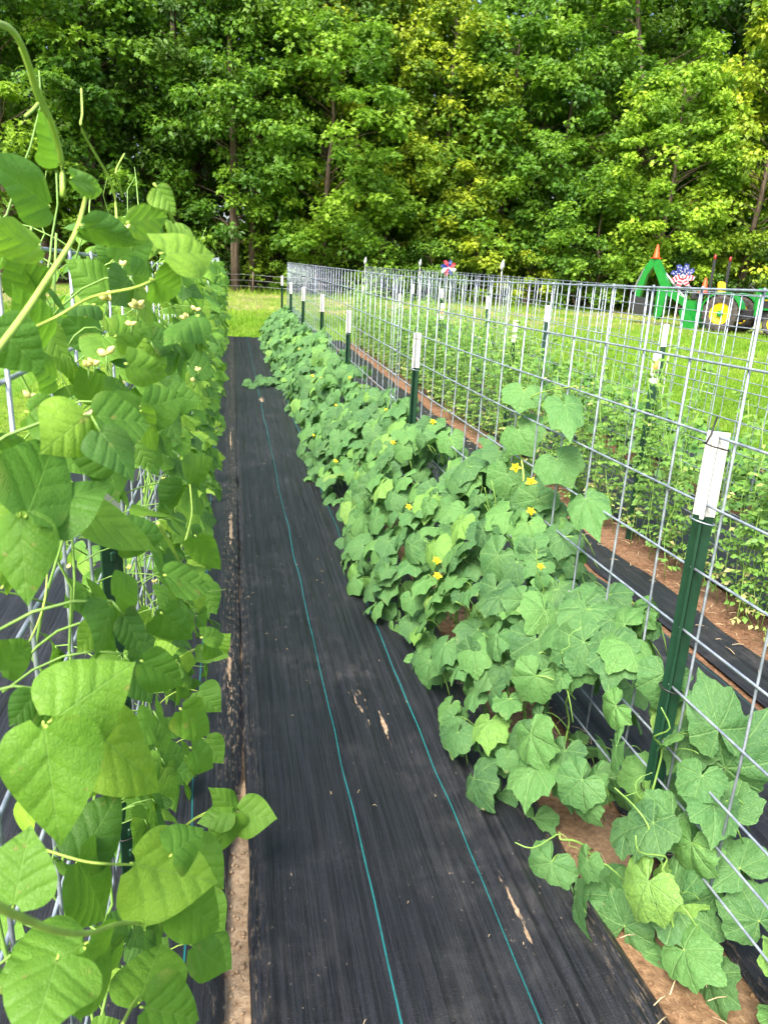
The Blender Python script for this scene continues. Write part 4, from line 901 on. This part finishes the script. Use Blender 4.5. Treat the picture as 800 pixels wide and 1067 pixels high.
for sd in (-1, 1):
    part('fender', M['tgreen'], lambda m: tpoly(m, [(.72 * math.cos(a), .62 + .72 * math.sin(a)) for a in np.linspace(R(15), R(165), 9)] + [(.66 * math.cos(a), .62 + .66 * math.sin(a)) for a in np.linspace(R(165), R(15), 9)], sd * .72 - .2, .4))
    def rear(m):
        m.lathe([(.36, -.17), (.52, -.19), (.60, -.16), (.62, -.08), (.62, .08), (.60, .16), (.52, .19), (.36, .17)], tl(0, sd * .74, .62), ey, 28, 0, False)
        for k in range(20):
            a = k * 2 * math.pi / 20
            for q in (-1, 1):
                c = tl(.625 * math.cos(a + q * .06), sd * .74 + q * .09, .62 + .625 * math.sin(a + q * .06))
                rd = math.cos(a) * ex + math.sin(a) * ez; tg = -math.sin(a) * ex + math.cos(a) * ez; sl = unit(ey + q * .6 * tg)
                m.box(c, (.05, .19, .05), 0, np.column_stack([rd, sl, np.cross(rd, sl)]))
    w = part('rear_wheel', M['tyellow'], lambda m: (m.lathe([(.05, -.1), (.3, -.1), (.37, -.16), (.37, .16), (.3, .1), (.05, .1)], tl(0, sd * .74, .62), ey, 24), m.lathe([(.09, -.15), (.09, .15)], tl(0, sd * .74, .62), ey, 10)), None, True)
    part('tyre', M['rubber'], rear, w)
    part('hub', M['tgreen'], lambda m: (m.lathe([(.1, -.01), (.11, .0), (.11, .05), (.06, .07)], tl(0, sd * .86, .62), ey * sd, 14), [m.lathe([(.018, 0), (.018, .03), (.001, .031)], tl(.17 * math.cos(a), sd * .84, .62 + .17 * math.sin(a)), ey * sd, 6) for a in np.arange(8) * math.pi / 4]), w)
    w2 = part('front_wheel', M['tyellow'], lambda m: (m.lathe([(.04, -.06), (.2, -.06), (.25, -.11), (.25, .11), (.2, .06), (.04, .06)], tl(1.8, sd * .72, .40), ey, 20),), None, True)
    part('tyre', M['rubber'], lambda m: (m.lathe([(.24, -.12), (.34, -.14), (.39, -.1), (.4, 0), (.39, .1), (.34, .14), (.24, .12)], tl(1.8, sd * .72, .40), ey, 24, 0, False), [m.box(tl(1.8 + .4 * math.cos(a), sd * .72, .40 + .4 * math.sin(a)), (.03, .22, .035), 0, np.column_stack([math.cos(a) * ex + math.sin(a) * ez, ey, -math.sin(a) * ex + math.cos(a) * ez])) for a in np.arange(16) * math.pi / 8]), w2)
    rb = part('roll_bar', M['dark'], lambda m: tbox(m, (-.62, sd * .6, 1.6), (.08, .08, 1.6), 0, .01))
    part('warning_lamp', M['red'], lambda m: m.lathe([(.01, 0), (.045, .01), (.05, .08), (.04, .16), (.01, .19)], tl(-.62, sd * .6, 2.35), ez, 12), rb, True)
    part('loader_post', M['tgreen'], lambda m: tbox(m, (1.05, sd * .5, 1.05), (.16, .1, .9), 0, .02))
    part('loader_arm', M['tgreen'], lambda m: tpoly(m, [(.98, 1.45), (1.12, 1.5), (2.6, 1.0), (3.2, .5), (3.1, .42), (2.5, .86)], sd * .56 - .04, .09))
part('loader_bucket', M['tgreen'], lambda m: tpoly(m, [(3.1, .2), (3.75, .14), (3.75, .17), (3.2, .28), (3.15, .7), (3.08, .7)], -.85, 1.7))
part('seat', M['tyellow'], lambda m: (tbox(m, (-.25, 0, 1.12), (.45, .5, .14), 0, .05), tbox(m, (-.48, 0, 1.4), (.13, .48, .55), 0, .06, .15)))
part('steering_wheel', M['dark'], lambda m: (m.tube([tl(.52 + .19 * math.cos(a) * .5, .19 * math.sin(a), 1.55 + .19 * math.cos(a) * .85) for a in np.linspace(0, 2 * math.pi, 17)], .018, 6), m.tube([tl(.85, 0, 1.3), tl(.52, 0, 1.55)], .02, 6)))
part('backhoe_frame', M['tgreen'], lambda m: (tpoly(m, [(-1.6, .32), (-.95, .28), (-.95, .55), (-1.15, .62), (-1.2, .98), (-1.5, 1.0), (-1.62, .7)], -.28, .56), tbox(m, (-1.0, 0, .75), (.2, .4, .3))))
for sd in (-1, 1): part('stabiliser', M['tgreen'], lambda m: tpoly(m, [(-1.55, .62), (-1.32, .8), (-.85, .1), (-.84, .02), (-1.3, .02), (-1.35, .1)], sd * .66 - .05, .1))
part('boom', M['tgreen'], lambda m: tpoly(m, [(-1.5, .66), (-1.5, .9), (-2.36, 1.42), (-2.95, 2.36), (-3.18, 2.4), (-3.16, 2.2), (-2.6, 1.24)], -.1, .2))
part('dipper', M['tgreen'], lambda m: tpoly(m, [(-3.02, 2.3), (-3.22, 2.42), (-3.42, 2.15), (-3.72, 1.2), (-3.64, .95), (-3.5, 1.0), (-3.32, 1.8)], -.09, .18))
part('swing_link', M['tgreen'], lambda m: tpoly(m, [(-2.42, 1.42), (-2.8, 1.42), (-2.78, .4), (-2.66, .25), (-2.5, .4)], -.13, .26))
part('hydraulic_ram', M['grey'], lambda m: (m.tube([tl(-3.5, .02, 2.05), tl(-3.86, .02, 1.2)], .04, 8), m.tube([tl(-1.7, .14, .95), tl(-2.7, .14, 1.9)], .04, 8)))
part('valve_block', M['dark'], lambda m: (tbox(m, (-1.3, 0, 1.14), (.3, .42, .22), 0, .03), [m.tube([tl(-1.3, q, 1.2), tl(-1.7, q * .6, 1.5), tl(-2.3, q * .5, 1.62)], .022, 6) for q in (-.12, 0, .12)]))
part('bucket', M['dark'], lambda m: tpoly(m, [(-3.72, 1.1), (-3.45, 1.0), (-3.1, .8), (-3.1, .45), (-3.4, .4), (-3.75, .6), (-3.85, .9)], -.25, .5))
part('control_lever', M['dark'], lambda m: [m.tube([tl(-1.15, q, 1.1), tl(-1.08, q, 1.5)], .014, 5) for q in (-.15, -.05, .05, .15)])
def cone(label, p, s=1.0):
    t = thing('safety_cone', label, 'safety cone', p, 'orange cones on the tractor')
    mb = MB(); mb.lathe([(.14 * s, .03), (.12 * s, .05), (.035 * s, .5 * s), (.025 * s, .51 * s)], p, ez, 18); mb.build('cone', M['orange'], t)
    mb = MB(); mb.box(np.asarray(p) + [0, 0, .015], (.32 * s, .32 * s, .03), 0, None, .008); mb.build('base', M['orange'], t)
cone('orange safety cone on top of the backhoe boom', tl(-3.1, 0, 2.4), .95); cone('orange safety cone behind the tractor seat', tl(-1.05, -.1, 1.27), 1.0)
mb_ = MB(); tbox(mb_, (-1.05, -.1, 1.235), (.4, .4, .06), 0, .01); mb_.build('tool_shelf', M['dark'], tr, False)

# ------------------------------------------------------------------ wire fence at the wood edge
fy = 35.6; fn = thing('wire_fence', 'thin rusty wire fence with small posts at the wood edge', 'fence', (-2, fy, float(gz(fy))))
mb = MB()
for h in (.3, .55, .8): mb.tube([[x, fy + .3 * math.sin(x), gz(fy) + h + .02 * math.sin(x * 2)] for x in np.linspace(-9, 6, 31)], .008, 4)
mb.build('wires', M['grey'], fn)
for x in (-8, -5, -2, 1, 3.4, 6):
    mb = MB(); mb.tube([[x, fy + .3 * math.sin(x), gz(fy) - .2], [x + .02, fy + .3 * math.sin(x), gz(fy) + .95]], .035, 8); mb.build('post', M['bark'], fn)

# ------------------------------------------------------------------ trees
def bough(g, mb, c, d, L, wd, n, size, tm, flat=.28, up=1.0):
    """a leafy spray: flat layered clump around c stretching along d"""
    s = np.column_stack([g.normal(0, .42, n), g.normal(0, .42, n), g.normal(0, 1, n) * .33]); s /= np.maximum(1, np.linalg.norm(s, axis=1, keepdims=True))
    dh = unit(np.array([d[0], d[1], 0.001])); e = np.array([-dh[1], dh[0], 0])
    P = c + s[:, 0:1] * dh * L + s[:, 1:2] * e * wd + s[:, 2:3] * np.array([0, 0, 1.0]) * L * flat - np.array([0, 0, 1.0]) * (s[:, 0:1] ** 2 * .15 * L)
    N = np.column_stack([g.normal(0, .45, n) - .1, g.normal(-.25, .45, n), np.full(n, up)]); T = s * [1, 1, .2] + np.column_stack([g.normal(0, .6, (n, 2)), np.full(n, -.45)])
    X, Y, Z = frames(N, T); sz = size * g.uniform(.7, 1.3, n); w = g.integers(0, len(tm), n)
    base = g.uniform(.25, .75); rn = np.clip(g.normal(base, .16, n) + .12 * s[:, 2], 0, 1)
    for k in range(len(tm)):
        q = w == k; mb.leaves(tm[k], P[q], X[q], Y[q], Z[q], sz[q], sz[q], 0, rn[q])
def clump(g, mb, c, out, r, n, size, tm, flat):
    """leaves over the outer, upper side of one rounded spray"""
    v = unit(g.normal(0, 1, (n, 3)) + out * .55 + np.array([0, 0, .45])); rr = r * g.uniform(.35, 1.08, n)
    P = c + v * rr[:, None] * np.array([1, 1, flat])
    N = v * .7 + np.array([0, -.1, .5]) + g.normal(0, .5, (n, 3)); T = v * [1, 1, .3] + g.normal(0, .45, (n, 3)) + [0, 0, -.5]
    X, Y, Z = frames(N, T); sz = size * g.uniform(.65, 1.3, n); w = g.integers(0, len(tm), n)
    rn = np.clip(g.normal(g.uniform(.1, .95), .14, n) + .15 * v[:, 2], 0, 1)
    for k in range(len(tm)):
        q = w == k; mb.leaves(tm[k], P[q], X[q], Y[q], Z[q], sz[q], sz[q], 0, rn[q])
def make_tree(seed, Ht, low, rad, tm, leaf, nb, per, trunk_r=.2, lean=0.0):
    g = np.random.default_rng(seed)
    tk = MB(); cr = MB(); n = 12; zz = np.linspace(-.3, Ht * .93, n)
    cx = np.cumsum(g.normal(0, .14, n)) * .7 + lean * zz; cy = np.cumsum(g.normal(0, .14, n)) * .7; cx -= cx[0]; cy -= cy[0]
    rr = trunk_r * (1 - .8 * np.linspace(0, 1, n)) * (1 + .35 * np.exp(-(zz + .3) * 2.2)); tk.tube(np.column_stack([cx, cy, zz]), rr, 10)
    lobes = [(g.uniform(0, 6.3), g.uniform(.1, .95), g.uniform(.75, 1.25)) for _ in range(7)]      # uneven outline
    for k in range(nb):
        q = g.random(); z = low + (Ht - low) * q; az = g.uniform(0, 6.3)
        prof = math.sin(math.pi * (.22 + .72 * q)) ** .6
        for (la, lq, lf) in lobes: prof *= 1 + (lf - 1) * math.exp(-((q - lq) / .14) ** 2) * max(0, math.cos(az - la))
        L = rad * prof * math.sqrt(g.uniform(.22, 1.0)); d = np.array([math.cos(az), math.sin(az), 0])
        o = np.array([np.interp(z, zz, cx), np.interp(z, zz, cy), z]); c = o + d * L + [0, 0, g.uniform(-.3, .3)]
        if k % 3 == 0: tk.tube(curve(o - [0, 0, .15 + .35 * L], c, 6, [0, 0, .06 * L], .03), np.linspace(max(.02, trunk_r * .26 * (1 - .8 * q)), .008, 6), 5)
        clump(g, cr, c, d, g.uniform(.45, 1.15) * (.45 + .14 * rad), int(per * g.uniform(.6, 1.4)), leaf, tm, g.uniform(.45, .9))
    return tk, cr
kinds = {}
def proto(kind, *a, **k): kinds[kind] = make_tree(*a, **k)
def tree(kind, label, x, y, rz, sc, mat, name='tree', store={}):
    z = float(gz(y)) - .02
    if kind not in store:
        t = thing(name, label, 'tree', (x, y, z), 'trees at the edge of the wood', 0)
        tk, cr = kinds[kind]; o1 = tk.build('trunk', M['bark'], None, origin=(0, 0, 0)); o2 = cr.build('crown', M[mat], None, smooth=False, origin=(0, 0, 0)); o1.parent = t; o2.parent = t
        t.rotation_euler = (0, 0, rz); t.scale = (sc,) * 3; store[kind] = t
        o2.material_slots[0].link = 'OBJECT'; o2.material_slots[0].material = M[mat]
    else:
        t = dup(store[kind], (x, y, z), rz, label, sc)
        t.name = name
        for c in kids(t):
            if c.name.startswith('crown'): c.material_slots[0].link = 'OBJECT'; c.material_slots[0].material = M[mat]
    return t
proto('maple', 21, 13, 2.2, 4.0, MAPLE, .235, 150, 115, .2)
proto('maple2', 22, 15, 3.0, 3.6, MAPLE, .225, 150, 115, .24)
proto('oval', 23, 14, 2.0, 3.4, OVAL, .25, 150, 125, .2)
proto('tall', 24, 18, 5.0, 3.8, OVAL, .24, 150, 120, .3)
proto('lean', 25, 17, 5.5, 3.6, MAPLE, .22, 125, 115, .27, .1)
proto('small', 26, 6.5, .6, 2.6, MAPLE, .18, 60, 120, .1)
proto('shrub', 27, 3.4, .15, 1.9, OVAL, .15, 40, 110, .06)
FRONT_T = [
    ('maple2', 'leafy tree above the left bean plants at the photo edge', -9.0, 36.5, .3, 1.0, 'tree_mid'),
    ('maple', 'broad green tree behind the tall bean shoots', -5.6, 38.0, 1.4, 1.0, 'tree_mid'),
    ('tall', 'tall dark tree with sky showing through left of centre', -2.6, 40.5, 2.2, 1.0, 'tree_dark'),
    ('oval', 'mid green tree with twin slim trunks at the end of the path', .3, 38.2, .9, .95, 'tree_mid'),
    ('tall', 'slim trunked tree right beside the twin trunks', 1.3, 39.0, 4.0, .9, 'tree_mid'),
    ('maple', 'bright maple with low boughs above the far end of the fence', 4.4, 37.2, 3.3, .9, 'tree_bright'),
    ('maple2', 'yellowish tree rising above the bright maple', 5.2, 40.5, 5.1, 1.05, 'tree_yellow'),
    ('oval', 'yellow green tree with the palest foliage above the panels', 8.0, 40.0, 2.7, 1.05, 'tree_yellow'),
    ('maple2', 'bushy olive tree above the small pinwheel', 10.3, 37.8, .2, .85, 'tree_yellow'),
    ('maple', 'bright green layered tree in the middle of the right half', 13.0, 38.0, 4.6, 1.0, 'tree_bright'),
    ('oval', 'mid green tree to the left of the tractor', 16.0, 36.8, 5.6, .85, 'tree_mid'),
    ('lean', 'leaning bare trunked tree high above the tractor', 20.5, 37.0, 3.0, 1.05, 'tree_mid'),
    ('maple', 'bright low branched tree behind the backhoe', 20.0, 33.5, 2.0, .8, 'tree_bright'),
    ('oval', 'yellow green tree hanging over the tractor hood', 24.0, 33.0, 1.1, .95, 'tree_yellow'),
    ('maple2', 'bright tree at the right edge of the photo', 27.0, 34.5, 2.9, 1.0, 'tree_bright'),
    ('small', 'small understorey tree left of the thick trunks', 2.8, 38.6, .5, .9, 'tree_bright'),
    ('small', 'small bushy tree right of the thick trunks', 7.0, 37.0, 1.9, .95, 'tree_mid'),
    ('small', 'small olive tree above the panels near the middle', 12.0, 36.4, 3.7, .9, 'tree_yellow'),
    ('small', 'small bright tree just left of the backhoe', 17.4, 34.6, 5.0, .95, 'tree_bright'),
]
for k_, (kind, lab, x, y, rz, sc, mt) in enumerate(FRONT_T): tree(kind, lab, x, y, rz, sc, mt)
UNDER = [(x_, 38.3 + .5 * math.sin(x_ * 3), x_ * 2.1, .75 + .25 * math.sin(x_ * 5) ** 2, 'leafy undergrowth shrub in the shade between the front trunks of the wood', ['tree_mid', 'tree_bright', 'tree_mid'][int(abs(x_ * 7)) % 3]) for x_ in (-8, -6.2, -4.8, 3.6, 8.2, 10.4, 12.8, 15.2, 18.4, 20.6, 23, 25.4, 28)]
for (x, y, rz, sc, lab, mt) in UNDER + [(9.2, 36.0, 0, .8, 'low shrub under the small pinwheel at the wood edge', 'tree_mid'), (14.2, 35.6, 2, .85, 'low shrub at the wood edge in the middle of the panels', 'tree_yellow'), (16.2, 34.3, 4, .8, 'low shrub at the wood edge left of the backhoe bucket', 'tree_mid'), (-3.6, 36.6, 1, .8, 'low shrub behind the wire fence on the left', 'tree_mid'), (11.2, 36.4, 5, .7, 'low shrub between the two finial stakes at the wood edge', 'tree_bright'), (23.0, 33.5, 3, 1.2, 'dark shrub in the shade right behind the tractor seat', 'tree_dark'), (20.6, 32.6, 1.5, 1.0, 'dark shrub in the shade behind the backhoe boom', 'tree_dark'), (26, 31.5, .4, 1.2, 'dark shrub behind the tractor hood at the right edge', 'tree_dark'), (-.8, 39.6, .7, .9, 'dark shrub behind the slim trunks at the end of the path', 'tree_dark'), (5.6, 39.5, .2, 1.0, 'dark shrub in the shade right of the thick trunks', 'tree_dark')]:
    s_ = tree('shrub', lab, x, y, rz, sc, mt, 'shrub'); s_['category'] = 'shrub'; s_['group'] = 'shrubs at the wood edge'
# thick double trunk seen under the boughs (345,265) and extra bare trunks
g2 = np.random.default_rng(5)
for (px, Y, r_, ht, ln, lab) in [(334, 38.6, .38, 15, .01, 'thick dark double trunked tree behind the far panel corner'), (352, 39.2, .3, 15, .03, 'second thick trunk right of the panel corner'), (245, 37.2, .22, 14, -.01, 'slim dark trunk nearest the path axis'), (262, 38.0, .17, 14, .02, 'slimmest trunk beyond the path, right of the pair'), (168, 43, .25, 17, 0, 'dark trunk behind the upper left foliage'), (580, 44, .3, 19, .02, 'straight bare trunk high above the middle right'), (520, 41, .2, 15, .0, 'slender trunk in the dark gap right of centre'), (485, 44, .28, 18, .0, 'dark trunk in the shade above the centre'), (655, 42, .24, 17, .04, 'dark trunk left of the leaning tree'), (100, 42, .3, 17, 0, 'dark trunk behind the left tree crowns')]:
    p = at_y(px, 300, Y); t = thing('tree', lab, 'tree', (p[0], Y, float(gz(Y))), 'trees at the edge of the wood'); mb = MB(); n = 10; zz = np.linspace(-.2, ht, n)
    mb.tube(np.column_stack([p[0] + ln * zz * 1.6 + np.cumsum(g2.normal(0, .05, n)), Y + np.cumsum(g2.normal(0, .05, n)), zz + gz(Y)]), np.linspace(r_, r_ * .35, n), 10); mb.build('trunk', M['bark'], t)
    mb = MB()
    for k in range(22): 
        a = g2.uniform(0, 6.3); bough(g2, mb, np.array([p[0] + ln * ht * 1.2 + 1.9 * math.cos(a), Y + 1.9 * math.sin(a), gz(Y) + ht * g2.uniform(.62, 1.05)]), np.array([math.cos(a), math.sin(a), 0]), 1.3, 1.2, 80, .26, OVAL)
    mb.build('crown', M['tree_dark'], t, smooth=False)
# second row and the wood behind
BACK_T = [(-13, 43), (-9.5, 45), (-6.5, 47), (-1.5, 46.5), (2.6, 47), (6.8, 46), (10.8, 47.5), (14.5, 45), (17.5, 43.5), (23, 43), (27.5, 42), (31, 40), (20.5, 47), (29, 46), (25.5, 46.5)]
for k_, (x, y) in enumerate(BACK_T):
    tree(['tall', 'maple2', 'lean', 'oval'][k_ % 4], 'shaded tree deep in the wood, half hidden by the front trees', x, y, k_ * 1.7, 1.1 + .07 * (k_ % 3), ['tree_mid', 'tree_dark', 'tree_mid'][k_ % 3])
mb = MB(); g3 = np.random.default_rng(8)
for k in range(1500):
    x = g3.uniform(-28, 52); y = g3.uniform(53, 62); z = (g3.uniform(.3, 15.5) if k < 1000 else g3.uniform(0, 4.0)) + 1.0
    bough(g3, mb, np.array([x, y, z]), np.array([g3.normal(), g3.normal(), 0]), 2.3, 2.1, 62, .5, OVAL, .4)
for k in range(46):
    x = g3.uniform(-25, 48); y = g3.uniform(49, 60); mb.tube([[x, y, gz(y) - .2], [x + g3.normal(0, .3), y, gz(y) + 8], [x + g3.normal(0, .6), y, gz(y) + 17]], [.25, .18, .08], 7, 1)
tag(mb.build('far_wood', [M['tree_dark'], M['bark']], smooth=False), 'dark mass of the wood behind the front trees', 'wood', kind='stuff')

# ------------------------------------------------------------------ light, sky, camera
SUN_DIR = unit(np.array([-.55, -.7, 1.1]))          # towards the sun
sc = bpy.context.scene
w = bpy.data.worlds.new('World'); sc.world = w; w.use_nodes = True
nt = w.node_tree; bg = nt.nodes['Background']; sky = nt.nodes.new('ShaderNodeTexSky'); sky.sky_type = 'NISHITA'; sky.sun_disc = False
sky.sun_elevation = math.asin(SUN_DIR[2]); sky.sun_rotation = math.atan2(SUN_DIR[0], SUN_DIR[1]); sky.air_density = 1.0; sky.dust_density = 5.0; sky.ozone_density = 1.0
nt.links.new(sky.outputs[0], bg.inputs[0]); bg.inputs[1].default_value = 0.15
sl = bpy.data.lights.new('Sun', 'SUN'); sl.energy = 2.9; sl.angle = R(25); sl.color = (1.0, .96, .88)
so = bpy.data.objects.new('Sun', sl); C.objects.link(so); so.rotation_euler = Vector(SUN_DIR).to_track_quat('Z', 'Y').to_euler(); so.location = (-5, -5, 20)
cd = bpy.data.cameras.new('Camera'); co = bpy.data.objects.new('Camera', cd); C.objects.link(co); sc.camera = co
cd.sensor_fit = 'VERTICAL'; cd.sensor_height = 36.0; cd.lens = F * 36.0 / 1067.0; cd.clip_start = .02; cd.clip_end = 2000
Mx = Matrix.Identity(4)
for r_ in range(3): Mx[r_][0] = RB[r_, 0]; Mx[r_][1] = -RB[r_, 1]; Mx[r_][2] = -RB[r_, 2]; Mx[r_][3] = CAM[r_]
co.matrix_world = Mx
cd.dof.use_dof = True; cd.dof.focus_distance = 2.4; cd.dof.aperture_fstop = 12.0
sc.view_settings.view_transform = 'Standard'; sc.view_settings.look = 'None'; sc.view_settings.exposure = 1.5; sc.view_settings.gamma = 1
sc.render.engine = 'CYCLES'; cy = sc.cycles
cy.max_bounces = 6; cy.diffuse_bounces = 3; cy.glossy_bounces = 2; cy.transmission_bounces = 4; cy.transparent_max_bounces = 4
cy.use_denoising = True; cy.use_adaptive_sampling = True; cy.sample_clamp_indirect = 4.0
cy.caustics_reflective = False; cy.caustics_refractive = False
